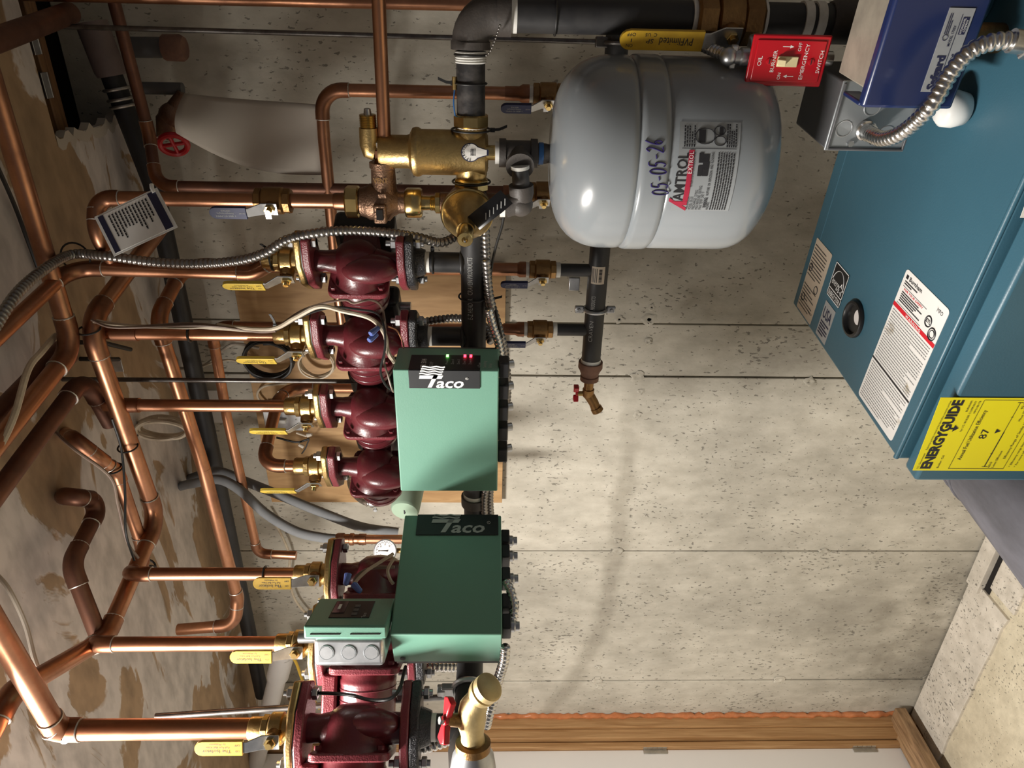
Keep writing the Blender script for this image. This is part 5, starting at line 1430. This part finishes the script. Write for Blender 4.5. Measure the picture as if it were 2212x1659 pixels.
# clamp connector on top with its conduit
kp = sc+bt*.02+Z*(SH/2-.004)
m = MB().lathe([(0, .012), (.010, .012), (.012, .0095), (.022, .0095)], kp, Z, 18); m.ball(kp+Z*.026, .012, .012, .012)
m.build('connector', 'zinc', es)
MB().box((0, 0, 0), (.030, .010, .009), basis(kp+Z*.020, bs, bt, Z)).build('clamp_bar', 'zinc', es, bevel=.002)
conduit('flexible_conduit', 'coiled conduit rising behind the long yellow lever to the emergency switch', [kp+Z*.026, dep(1540, 108, .985), dep(1490, 88, 1.02), dep(1430, 78, 1.08), dep(1380, 74, 1.12)], .0085, 'conduit_bright')
conduit('flexible_conduit', 'thin coiled conduit looping behind the large brass valve', [dep(1395, 74, 1.10), dep(1440, 92, 1.10), dep(1500, 92, 1.10), dep(1560, 84, 1.10), dep(1605, 78, 1.10)], .0048, 'conduit_dark')
# bead chain under the black elbow
ch = MB()
P = resample(spl([at(1080, 55, .62), at(1068, 90, .62), at(1058, 112, .62), at(1050, 120, .62)], 8), .0042)
for p in P: ch.ball(p, .0017, .0017, .0017, None, 8, 6)
o = ch.build('bead_chain', 'conduit_dark'); o['kind'] = 'stuff'; tag(o, 'short dark bead chain hanging from the black elbow', 'chain')

# ---------------------------------------------------------------- plywood backing board and things on it
xpl, xpr = at(800, 1085, .02).x, at(800, 574, .02).x
zpt, zpb = at(548, 860, .02).z, at(1092, 660, .02).z
ply = tag(MB().box(((xpl+xpr)/2, -.012, (zpt+zpb)/2), (xpr-xpl, .018, zpt-zpb)).build('plywood_panel', 'plywood', bevel=.001), 'plywood backing panel fixed to the concrete behind the pumps', 'panel')
ou = at(622, 893, .03)
so_ = thing('wall_switch', 'dusty wall switch on an outlet box fixed to the plywood', 'switch', ou)
MB().box((0, -.012, 0), (.072, .040, .110), Matrix.Translation(V((ou.x, -.026, ou.z)))).build('outlet_box', 'galvanized_grey', so_, bevel=.005)
MB().box((0, -.035, 0), (.070, .004, .112), Matrix.Translation(V((ou.x, -.026, ou.z)))).build('cover_plate', 'galvanized', so_, bevel=.002)
MB().box((0, -.042, .004), (.010, .014, .018), Matrix.Translation(V((ou.x, -.026, ou.z)))).build('toggle', 'white_plastic', so_, bevel=.001)
for zz in (.03, -.03): MB().lathe([(0, .003), (.001, .002)], (ou.x, -.063, ou.z+zz), -Y, 10).build('screw', 'zinc', so_)
def coil(name, label, px, py, d, rx, rz, turns, r, mat, seed):
    rr = random.Random(seed); c = at(px, py, d); P = []
    for i in range(turns*18+1):
        a = 2*math.pi*i/18; k = 1+.10*math.sin(i*.37+seed)+rr.uniform(-.015, .015)
        P.append(c+V((rx*k*math.cos(a), -.004+.012*math.sin(i*.21), rz*k*math.sin(a))))
    t = thing(name, label, 'cable', c-Z*rz)
    MB().tube(spl(P, 3), r, 6).build('loops', mat, t)
    return t, c
coil('cable_coil', 'coil of dark cable hanging on the plywood between two risers', 577, 775, .06, .052, .060, 6, .0035, 'wire_black', 2)
coil('cable_coil', 'coil of cream wire on the plywood under the second yellow lever', 688, 782, .06, .040, .044, 4, .0027, 'wire_cream', 5)
coil('cable_coil', 'bundle of cream cable hanging from the ceiling behind the copper pipes', 350, 925, .30, .026, .055, 4, .0042, 'wire_cream', 8)
wire('cable', 'grey cable dropping from the dark coil to the concrete corner', [at(560, 752, .05), at(500, 745, .05), at(440, 790, .04), at(385, 796, .04)], .0040, 'paper_grey')
wire('cable', 'thin grey cable looping off the left side of the dark coil', [at(545, 790, .05), at(490, 778, .06), at(420, 795, .05), at(380, 800, .05)], .0030, 'wire_cream')
wire('cable', 'pale cable curling round the plywood edge beside the threaded rod', [at(620, 828, .04), at(570, 835, .04), at(556, 855, .04), at(575, 880, .04)], .0032, 'wire_cream')
nt_ = thing('wire_splice', 'loose wire ends with grey wire nut below the third yellow lever', 'wire', at(665, 960, .10))
MB().tube(spl([at(640, 935, .12), at(655, 940, .12), at(662, 942, .12)], 6), .0028, 8).build('cable', 'wire_cream', nt_)
MB().tube(spl([at(597, 945, .10), at(640, 955, .10), at(668, 948, .10)], 6), .0028, 8).build('cable', 'wire_black', nt_)
MB().lathe([(0, .006), (.014, .004)], at(664, 940, .12), V((.3, -.2, -1)), 10).build('wire_nut', 'paper_grey', nt_)
MB().tube(spl([at(668, 948, .11), at(660, 968, .11), at(652, 980, .11)], 5), .0018, 6).build('loose_end', 'wire_black', nt_)
MB().lathe([(0, .0055), (.014, .004)], at(655, 965, .11), V((.6, -.2, .7)), 10).build('wire_nut', 'paper_grey', nt_)

# ---------------------------------------------------------------- threaded rods and hangers
a_, b_ = at(255, 54, RD), at(1312, 91, RD)
threaded('threaded_rod', 'long threaded hanger rod on the right, down to the return header', V((b_.x+.006, -RD, CEIL)), V((b_.x, -RD, RZ+RH+.012)))
hg_ = thing('pipe_hanger', 'steel hanger clamp on the return header above the grey tank', 'clamp', V((b_.x, -RD, RZ)))
MB().torus(V((b_.x, -RD, RZ)), X, RH+.003, .004, 28, 8).build('ring', 'steel_rod', hg_); MB().hexnut(V((b_.x, -RD, RZ+RH+.004)), Z, .010, .014).build('nut', 'zinc', hg_)
MB().box((b_.x, -RD-.004, RZ+RH+.004), (.018, .012, .030)).build('ear', 'steel_rod', hg_, bevel=.002)
a_ = at(250, 820, .50); b_ = at(845, 826, .50)
threaded('threaded_rod', 'threaded hanger rod between the second and third pumps', V((a_.x, -.50, a_.z+.15)), V((a_.x, -.50, 1.64)))
ta, tb_ = dep(335, 1548, 1.16), dep(985, 1504, 1.20)
threaded('threaded_rod', 'slanting threaded hanger rod in front of the pump nearest the door', ta, tb_, r=.0055)
ch2 = thing('pipe_hanger', 'galvanized split-ring hanger on the header beside the brass hose bib', 'clamp', V((c9.x, -.955, HZ)))
hc = V((-.947, -.955, HZ)); MB().torus(hc, Y, RH+.004, .0045, 28, 8).build('ring', 'galvanized', ch2)
MB().box((hc.x, hc.y, HZ+RH+.012), (.020, .012, .020)).build('ear', 'galvanized', ch2, bevel=.002); MB().hexnut(hc+Z*(RH+.016), Z, .009, .012).build('nut', 'zinc', ch2)

# ---------------------------------------------------------------- brass hose bib and grey reducer at the header end
hb = thing('hose_bib', 'brass hose bib with red butterfly handle on a grey reducer at the header end', 'valve', V((c9.x, c9.y, HZ-.08)))
g0_ = dep(1022, 1690, .955); g1_ = dep(1022, 1604, .945)
ga = (g1_-g0_).normalized()
MB().lathe([(0, .030), (.02, .031), (.040, .028), (.050, .022), (.056, .021)], g0_, ga, 30).build('reducer', 'galvanized', hb)
MB().lathe([(.050, .0235), (.060, .0235), (.062, .019)], g0_, ga, 28).build('collar', 'brass_dark', hb)
MB().tube([c9-(c9-c0).normalized()*.02, c9, c9.lerp(g0_, .5)-ga*.012, g0_-ga*.004, g0_+ga*.004], [.0215, .027, .029, .029, .029], 26).build('elbow', 'black_iron', hb)
q0 = g0_+ga*.058; q1 = dep(1018, 1555, .93); q2 = dep(1022, 1528, .925); q3 = dep(1040, 1498, .915)
MB().tube([q0, q0.lerp(q1, .4), q1, q2, q3], [.0165, .0150, .0195, .0185, .0140], 22).build('body', 'brass_pale', hb, ang=60)
od = (q3-q2).normalized(); od = (od+V((.25, -.25, -.35))).normalized()
MB().lathe([(-.006, .0165), (.0, .0185), (.006, .0188), (.007, .0165), (.010, .0188), (.019, .0188), (.021, .016)], q3, od, 28).build('outlet_cap', 'brass_pale', hb)
st0 = q1; st1 = dep(966, 1556, .915)
MB().tube([st0, st1], [.011, .0075], 14).build('stem', 'brass_dark', hb)
sdv = (st1-st0).normalized(); xv, yv, _ = frame(sdv, RV)
hm = MB().lathe([(-.004, .007), (.006, .007)], st1, sdv, 12)
for s_ in (1, -1):
    hm.prism([(s_*.003, -.005), (s_*.026, -.012), (s_*.030, 0), (s_*.026, .012), (s_*.003, .005)][::s_], st1-sdv*.004, xv, yv, .009)
hm.build('butterfly_handle', 'red_handle', hb, bevel=.002)
MB().hexnut(st1+sdv*.005, sdv, .0055, .006).build('handle_nut', 'zinc', hb)

# ---------------------------------------------------------------- zone valve, gauge, hoses, pvc
zv_ = thing('zone_valve', 'pale green motorised zone valve head behind the first relay box', 'valve', at(880, 1098, .36))
zo = at(875, 1100, .36); zax = V((-.25, -.95, .1)).normalized()
MB().lathe([(-.07, .034), (.0, .034), (.006, .031), (.007, 0)], zo, zax, 32).build('head', 'valve_green', zv_)
MB().box((0, 0, 0), (.012, .0016, .003), basis(zo+zax*.0075, X, zax, Z)).build('indicator', 'ink_black', zv_)
MB().box((0, 0, 0), (.075, .05, .075), basis(zo-zax*.09+V((.01, 0, .02)), X, Y, Z)).build('base', 'valve_green', zv_, bevel=.004)
MB().tube([zo-zax*.10-Z*.06, zo-zax*.10+Z*.02], .016, 18).build('body', 'brass_dark', zv_)
cnp = at(812, 1085, .34)
MB().tube([at(828, 1085, .34), at(800, 1087, .34)], .010, 14).build('connector', 'zinc', zv_)
for dz in (-.011, .011): MB().hexnut(cnp+V((dz, -.012, .0)), -Y, .005, .006).build('connector_screw', 'zinc', zv_)
conduit('flexible_conduit', 'coiled conduit bending from the plywood into the pale green valve', [at(756, 1022, .10), at(757, 1045, .14), at(768, 1068, .22), at(785, 1082, .30), at(800, 1086, .34)], .0088, 'conduit_bright')
gd = .50
gg = thing('pressure_gauge', 'round white-faced pressure gauge above the dark green box', 'gauge', at(832, 1190, gd))
go = at(832, 1190, gd); gax = (CAM-go).normalized(); gax = (gax+V((-.05, 0, .05))).normalized()
MB().lathe([(-.020, .024), (.0, .0255), (.003, .0250), (.0035, .0232)], go, gax, 36).build('case', 'galvanized', gg)
gf = MB().lathe([(.0038, .0228), (.0040, 0)], go, gax, 36).build('dial', 'gauge_face', gg)
gx_, gy_, _ = frame(gax, Z); m = MB()
for i in range(27):
    a = math.radians(-135+270*i/26); dv = gx_*math.cos(a)+gy_*math.sin(a); l = .004 if i % 2 == 0 else .0022
    m.strip([go+gax*.0044+dv*(.0205-l), go+gax*.0044+dv*.0205], dv.cross(gax), .0006, .0002)
for i, s in enumerate(('0', '10', '20', '30', '40', '50', '60')):
    a = math.radians(-130+260*i/6); dv = gx_*math.cos(a)-gy_*math.sin(a); m.text(s, go+gax*.0045+dv*.0135-gx_*.0015, -gy_, gx_, .0042, align='C')
m.strip([go+gax*.0048-gx_*.006, go+gax*.0048, go+gax*.0048+gx_*.016], gy_, [.003, .0018, .0004], .0004)
m.build('needle_and_scale', 'ink_black', gf, smooth=False)
MB().tube([go-gax*.012-Z*.02, go-gax*.012-Z*.07], .006, 12).build('stem', 'brass', gg)
hd_ = .34
h_a = tag(MB().tube(spl([at(372, 1062, .14), at(392, 1050, .18), at(430, 1042, .24), at(475, 1036, .28), at(520, 1060, .30), at(575, 1110, .32), at(640, 1148, .34), at(700, 1162, .35), at(742, 1166, .36)], 10), .0118, 16).build('insulated_hose', 'foam_grey'),
    'grey insulated hose from the ceiling corner to the copper fitting beside the gauge', 'hose')
h_b = tag(MB().tube(spl([at(378, 1046, .10), at(420, 1030, .14), at(470, 1018, .20), at(530, 1040, .24), at(600, 1068, .26), at(690, 1105, .28), at(780, 1138, .30), at(860, 1150, .30)], 10), .0118, 16).build('insulated_hose', 'foam_grey'),
    'grey insulated hose passing behind the pale green valve', 'hose')
tag(MB().tube(spl([at(362, 1092, .12), at(378, 1060, .12), at(372, 1038, .10), at(366, 1030, .06)], 8), [.012]*25, 14).build('foam_sleeve', 'foam_grey'), 'torn end of grey foam sleeve where the hoses leave the ceiling corner', 'sleeve')
cf = thing('copper_adapter', 'copper and brass adapter joining the grey hose below the ceiling corner', 'pipe fitting', at(820, 1165, .36))
A0, A1 = at(728, 1165, .36), at(880, 1165, .36); A1.x, A1.y = A0.x, A0.y
MB().hexnut(A0-Z*.018, Z, .0165, .020).build('hex_nut', 'copper_fitting', cf)
MB().lathe([(0, .0125), (.012, .0125), (.014, .0150), (.022, .0150), (.024, .0120), (.034, .0120), (.036, .0135), (.052, .0135)], A0-Z*.018, -Z, 20).build('body', 'copper_fitting', cf)
MB().tube([A0-Z*.06, V((A0.x, A0.y, 1.64))], .0111, 18).build('pipe', 'copper', cf)
pvd = .16
pv_ = thing('plastic_pipe', 'white plastic vacuum pipe with coupling along the wall near the door', 'pipe', at(560, 1600, pvd))
v0, v1_ = at(612, 1412, pvd), at(540, 1700, pvd)
va = (v1_-v0).normalized()
MB().tube([v0, v1_], .0285, 28).build('pipe', 'pvc_white', pv_)
MB().lathe([(-.015, .0305), (0, .034), (.085, .034), (.086, .030)], v0+va*.02, va, 28).build('coupling', 'pvc_white', pv_)
MB().tube([v0-va*.03+Z*.02, v0+va*.01], [.027, .031], 24).build('elbow', 'pvc_white', pv_)
wire('cable', 'yellow cable sweeping down past the large pump flange', [at(610, 1402, .20), at(636, 1425, .22), at(650, 1460, .26), at(662, 1490, .30), at(690, 1530, .30)], .0045, 'wire_yellow')
wire('cable', 'cream cable hanging on the wall between the hoses and the large pumps', [at(578, 1105, .03), at(605, 1150, .03), at(625, 1200, .03), at(624, 1250, .03), at(640, 1300, .03), at(680, 1345, .03), at(720, 1385, .03)], .0040, 'wire_cream')
wire('cable', 'grey wire sagging from the ceiling beside the stout door-side riser', [atz(-10, 1238, 2.36), atz(20, 1275, 2.33), atz(55, 1350, 2.31), atz(75, 1425, 2.29), atz(95, 1475, 2.27), atz(108, 1530, 2.24)], .0038, 'paper_grey')
wire('cable', 'black wire along the ceiling in the left upper part', [atz(-10, 350, 2.36), atz(30, 440, 2.37), atz(60, 520, 2.375), atz(90, 600, 2.378)], .0034, 'wire_black')
wire('cable', 'white cable clipped along the dull ceiling pipes', [atz(-20, 1010, 2.26), atz(30, 900, 2.258), atz(60, 800, 2.262), atz(90, 760, 2.27), atz(120, 725, 2.30)], .0050, 'wire_cream')
wire('cable', 'thin black wire down the bright zigzag ceiling pipe', [atz(242, 905, 2.222), atz(262, 970, 2.222), atz(270, 1060, 2.222), atz(272, 1150, 2.225), atz(290, 1210, 2.23)], .0022, 'wire_black')
wire('cable', 'pair of black wires taped to the copper pipe near the torn ceiling', [atz(110, 925, 2.33), atz(160, 970, 2.27), atz(238, 1030, 2.235), atz(255, 1090, 2.235), atz(275, 1170, 2.235), atz(298, 1205, 2.235)], .0028, 'wire_brown')

# bundle of thermostat wires from the ceiling tee down to the relay box
def bundle():
    t = thing('wire_bundle', 'cream and brown control wires strapped to the second riser, looping into the relay box', 'wire', at(845, 800, .66))
    P = [atz(205, 690, 2.235), at(240, 700, .60), at(300, 704, .60), at(400, 702, .60), at(470, 706, .60), at(560, 712, .61), at(598, 708, .62)]
    for i in range(4):
        o = [p+V((random.uniform(-.004, .004), -.006*i*.4, random.uniform(-.004, .004))) for p in P]
        MB().tube(spl(o, 6), .0023, 6).build('wire', 'wire_brown' if i % 2 else 'wire_cream', t)
    MB().tube(spl([at(470, 702, .60), at(520, 708, .61), at(590, 710, .63), at(640, 685, .66), at(690, 662, .68), at(740, 672, .68), at(800, 688, .69), at(830, 720, .70), at(838, 760, .70), at(852, 782, .69)], 8), .0036, 8).build('thick_cable', 'wire_cream', t)
    MB().tube(spl([at(600, 706, .62), at(650, 672, .65), at(700, 655, .66), at(745, 648, .66), at(765, 655, .66), at(800, 648, .67), at(825, 665, .68), at(833, 720, .70), at(830, 780, .70), at(838, 810, .71), at(846, 838, .71), at(850, 846, .70)], 8), .0019, 6).build('wire', 'wire_brown', t)
    MB().tube(spl([at(600, 712, .62), at(660, 680, .65), at(720, 664, .66), at(770, 668, .66), at(812, 676, .67), at(828, 700, .70), at(832, 750, .71), at(822, 800, .71), at(832, 830, .71), at(848, 845, .70)], 8), .0019, 6).build('wire', 'wire_black', t)
    MB().tube(spl([at(838, 705, .70), at(858, 715, .69), at(870, 740, .68), at(872, 752, .66)], 8), .0014, 6).build('bare_wire', 'copper', t)
    for px, py in ((803, 716), (800, 730)):
        MB().lathe([(0, .0038), (.016, .0052), (.018, .004)], at(px+14, py-8, .70), (at(px-4, py+6, .715)-at(px+14, py-8, .70)), 8).build('wire_nut', 'wire_nut_blue', t)
bundle()
w2 = thing('wire_bundle', 'cream wires with blue wire nuts entering the dark green box beside the gauge', 'wire', dep(800, 1240, 1.10))
for i, P in enumerate(([(850, 1196), (820, 1215), (790, 1235), (765, 1262), (772, 1275)], [(852, 1205), (838, 1230), (842, 1250), (850, 1262)], [(852, 1225), (800, 1228), (770, 1245), (762, 1268)])):
    MB().tube(spl([dep(x_, y_, 1.10+.01*i) for x_, y_ in P], 8), .0026, 7).build('wire', 'wire_cream' if i < 2 else 'wire_brown', w2)
for px, py, dx, dy in ((752, 1240, 5, -22), (764, 1262, -18, -20)):
    MB().lathe([(0, .0058), (.016, .0045), (.018, .003)], dep(px, py, 1.10), dep(px-dx, py-dy, 1.09)-dep(px, py, 1.10), 8).build('wire_nut', 'wire_nut_blue', w2)

# ---------------------------------------------------------------- flexible conduits along the pumps and header
conduit('flexible_conduit', 'dark armoured cable along the first riser and over the pump nearest the tank',
        [atz(-20, 720, 2.23), atz(40, 630, 2.232), atz(110, 572, 2.24), atz(160, 549, 2.245), at(230, 553, .60), at(330, 566, .60), at(430, 570, .60), at(520, 562, .60), at(575, 545, .60), at(620, 518, .60), at(680, 504, .60), at(750, 498, .59), at(830, 502, .59), at(900, 512, .585), at(950, 524, .57), at(985, 512, .55)], .0080)
conduit('flexible_conduit', 'dark armoured cable from the second pump terminal box to the header', [at(868, 700, .50), at(905, 697, .50), at(950, 690, .50), at(992, 688, .50), at(1040, 700, .52), at(1062, 740, .56)], .0080)
for i, (lab, P, mt) in enumerate((
    ('dark armoured cable following the supply header on its tank side', [(1048, 485), (1050, 540), (1052, 600), (1056, 660), (1072, 720), (1083, 780)], 'conduit_dark'),
    ('grey armoured cable bending from the header to the first relay box', [(1050, 560), (1058, 640), (1075, 700), (1090, 760), (1096, 830), (1094, 880)], 'conduit_dark'),
    ('pale armoured cable ending at the corner of the first relay box', [(1055, 668), (1065, 705), (1078, 745), (1086, 800), (1090, 850)], 'conduit_bright'))):
    conduit('flexible_conduit', lab, [at(x_, y_, (.585, .61, .635)[i]) for x_, y_ in P], .0074, mt)
for i, (lab, P) in enumerate((('dark armoured cable between the two relay boxes, left strand', [(1060, 1040), (1058, 1075), (1060, 1110), (1066, 1150)]), ('dark armoured cable between the two relay boxes, right strand', [(1050, 1050), (1046, 1080), (1047, 1112), (1052, 1150)]))):
    conduit('flexible_conduit', lab, [at(x_, y_, .58+.01*i) for x_, y_ in P], .0075)
wire('cable', 'thin black wire from the fill valve down to the header cables', [at(1088, 468, .60), at(1084, 490, .60), at(1072, 530, .60), at(1063, 570, .60), at(1060, 620, .60), at(1075, 690, .62), at(1084, 730, .62)], .0022, 'wire_black')
conduit('flexible_conduit', 'bright armoured cable arching beside the lower edge of the dark green box', [dep(1092, 1255, 1.12), dep(1103, 1275, 1.11), dep(1110, 1305, 1.10), dep(1108, 1335, 1.09), dep(1100, 1355, 1.08)], .0078, 'conduit_bright')
conduit('flexible_conduit', 'bright armoured cable curving from the dark green box to the hose bib', [dep(1092, 1395, 1.06), dep(1088, 1430, 1.07), dep(1076, 1470, 1.09), dep(1066, 1510, 1.11), dep(1056, 1545, 1.12), dep(1050, 1570, 1.13)], .0082, 'conduit_bright')
conduit('flexible_conduit', 'bright armoured cable under the lower flange nearest the door', [dep(892, 1622, 1.06), dep(930, 1612, 1.06), dep(965, 1600, 1.07), dep(990, 1590, 1.09)], .0088, 'conduit_bright')
conduit('flexible_conduit', 'short armoured cable behind the dark green box and header', [dep(905, 1440, 1.26), dep(945, 1441, 1.26), dep(1000, 1442, 1.28)], .0085, 'conduit_bright')
wire('cable', 'black wire curling over the large pump with a taped end', [dep(690, 1497, 1.06), dep(720, 1498, 1.05), dep(760, 1502, 1.04), dep(800, 1512, 1.03), dep(840, 1510, 1.02), dep(862, 1490, 1.03), dep(872, 1455, 1.08), dep(876, 1440, 1.12)], .0026, 'wire_black')

# ---------------------------------------------------------------- cable ties
for lab, c, ax_, R_, tl in (
    ('black cable tie on the feed conduit above the first pump', at(590, 556, PD), Z, .020, V((0, -.6, .4))+X*.6),
    ('black cable tie on the second riser near its valve', V((PB[1].x, PB[1].y, at(597, 720, PD).z)), Z, .0125, X),
    ('black cable tie halfway up the second riser', V((PB[1].x, PB[1].y, at(410, 718, PD).z)), Z, .0125, None),
    ('black cable tie at the ceiling tee above the second riser', atz(192, 712, 2.245), atz(340, 1122, 2.245)-atz(190, 700, 2.245), .0165, X+Y),
    ('black cable tie round the bright zigzag pipe', atz(276, 965, 2.245), atz(340, 1122, 2.245)-atz(190, 700, 2.245), .0160, X*.6+Y),
    ('black cable tie on the conduit where the first riser meets the ceiling', atz(163, 555, 2.25), V((.1, -1, 0)), .022, V((0, 0, 1))),
    ('black cable tie round the black nipple right of the air separator', V((at(1018, 180, PD).x, -PD, pz_)), X, RH+.001, Z),
    ('black cable tie on the black nipple next to the white tape', V((at(1018, 118, PD).x, -PD, pz_)), X, RH+.001, None),
    ('black cable tie on the upper union of the air separator', V((at(1018, 280, PD).x, -PD, pz_)), X, .0285, -Z),
    ('black cable tie on the lower union of the air separator', V((at(1018, 392, PD).x, -PD, pz_)), X, .0285, None),
    ('black cable tie on the header nipple under the first pump', V((PB[0].x, PB[0].y, at(935, 563, PD).z)), Z, .0175, X),
    ('black cable tie crossing the header beside the relay box', V((at(1020, 640, PD).x, -PD, HZ)), X, RH+.003, Z*-1-Y*.3),
    ('black cable tie on the riser behind the controller', V((p5.x, p5.y, 1.985)), Z, .0125, None),
    ('black cable tie near the elbow of the pipe below the torn paper', atz(245, 1012, 2.262), atz(322, 1222, 2.262)-atz(252, 1018, 2.262), .0145, None),
    ('black cable tie on the drop pipe beside the long yellow lever', V((xe, -PD, at(1200, 30, PD).z)), Z, .0245, None)):
    ziptie('cable_tie', lab, c, ax_, R_, tl)
coil('tie_wrap', 'coil of black tie wire at the top of the riser behind the gauge', 322, 1225, .60, .012, .012, 3, .0022, 'wire_black', 3)
tgp = at(980, 178, PD+.03)
ss = thing('temperature_sensor', 'small brass sensor tied to the black nipple with a thin blue wire', 'sensor', tgp)
MB().tube([V((at(982, 165, PD).x, -PD-.005, at(982, 178, PD).z)), V((at(982, 193, PD).x, -PD-.005, at(982, 178, PD).z))], .0035, 10).build('probe', 'brass', ss)
MB().tube(spl([V((at(982, 193, PD).x, -PD-.005, at(982, 178, PD).z)), at(980, 225, PD+.01), at(985, 260, PD+.01)], 6), .0011, 6).build('lead', 'teflon_blue', ss)

# ---------------------------------------------------------------- paper and tag
pp = [(398, 202), (690, 228), (688, 376), (590, 366), (530, 352), (392, 282)]
pd_ = .36
gv = []; nU, nV = 18, 12
cor = [at(398, 202, .22), at(694, 226, .262), at(694, 378, .262), at(388, 284, .27)]
for i in range(nU+1):
    u_ = i/nU
    for j in range(nV+1):
        v_ = j/nV; a = cor[0].lerp(cor[1], u_); b = cor[3].lerp(cor[2], u_); p = a.lerp(b, v_)
        sag = math.sin(math.pi*u_)*v_*.030
        p = p + V((-.3, 0, -.9))*sag*-.0 + X*(-sag*.9) + Y*((1-u_)*(-.022*math.sin(math.pi*v_)*math.cos(u_*2.2) - .02*math.sin(3*u_+v_)))
        gv.append(p)
fs = [(i*(nV+1)+j, (i+1)*(nV+1)+j, (i+1)*(nV+1)+j+1, i*(nV+1)+j+1) for i in range(nU) for j in range(nV)]
pa = MB().add(gv, fs).build('paper_sheet', 'paper_grey')
sm = pa.modifiers.new('thickness', 'SOLIDIFY'); sm.thickness = .0006
tag(pa, 'blank curling sheet of paper hanging behind the check valve pipes', 'paper')
tc_ = [at(335, 412, .60), at(376, 490, .64), at(228, 542, .64), at(212, 470, .60)]
tgm = thing('hanging_tag', 'printed white tag with navy bands tied to the water feed pipe', 'tag', tc_[2])
tx = (tc_[1]-tc_[0]); ty = (tc_[0]-tc_[3]); nrm = tx.cross(ty).normalized()
if nrm.dot(CAM-tc_[0]) < 0: nrm = -nrm
def tq(a, b, lift=0): return tc_[3] + tx*a + ty*b + nrm*lift
def tslab(a0, a1, b0, b1, lift, name, mat, th=.0004):
    lo = [tq(a0, b0, lift), tq(a1, b0, lift), tq(a1, b1, lift), tq(a0, b1, lift)]; return MB().hexa(lo, [p+nrm*th for p in lo]).build(name, mat, tgm)
tslab(-.05, 1.05, -.05, 1.05, 0, 'laminate', 'white_plastic')
cd_ = tslab(0, 1, 0, 1, .0005, 'card', 'paper_white')
tslab(0, 1, .87, 1, .0010, 'navy_band', 'ink_navy'); tslab(0, 1, 0, .09, .0010, 'navy_band', 'ink_navy')
m = MB(); r9 = random.Random(9)
for i in range(12):
    b0 = .16+i*.058; w_ = r9.uniform(.45, .72); a0 = .08
    x_ = a0
    while x_ < a0+w_:
        l = r9.uniform(.05, .11); q = [tq(x_, b0, .0014), tq(min(x_+l*.85, a0+w_), b0, .0014), tq(min(x_+l*.85, a0+w_), b0+.026, .0014), tq(x_, b0+.026, .0014)]; m.add(q, [(0, 1, 2, 3)]); x_ += l
m.build('lettering', 'ink_black', cd_)
MB().tube([tq(.04, .98, .001), tq(-.06, .99, .003), tq(-.16, 1.0, .001)], .0032, 8).build('tie', 'white_plastic', tgm)
bs_ = atz(300, 1185, 2.247)

# hanger stubs and strap above the second riser
for lab, a, b in (('black hanger stub beside the tee above the second riser', atz(222, 740, 2.33), atz(282, 755, 2.33)), ('short black hanger stub above the threaded rod', atz(232, 776, 2.33), atz(256, 776, 2.33))):
    t_ = thing('hanger_stub', lab, 'rod', a); MB().tube([a, b], .0045, 10).build('rod', 'wire_black', t_); MB().tube([V((a.x, a.y, CEIL)), a], .0045, 10).build('drop', 'wire_black', t_)
sp_ = atz(248, 790, CEIL-.02)
st_2 = thing('ceiling_bracket', 'small galvanized bracket screwed to the ceiling by the threaded rod', 'bracket', sp_)
MB().box((sp_.x, sp_.y, CEIL-.018), (.028, .003, .036)).build('plate', 'galvanized', st_2, bevel=.001); MB().box((sp_.x, sp_.y+.012, CEIL-.0018), (.028, .026, .003)).build('foot', 'galvanized', st_2, bevel=.001)
pl_ = at(366, 890, .06)
tag(MB().box((pl_.x, -.03, CEIL-.05), (.10, .004, .075)).build('nail_plate', 'white_paint', bevel=.001), 'white metal nail plate at the ceiling corner behind the wall pipes', 'plate')
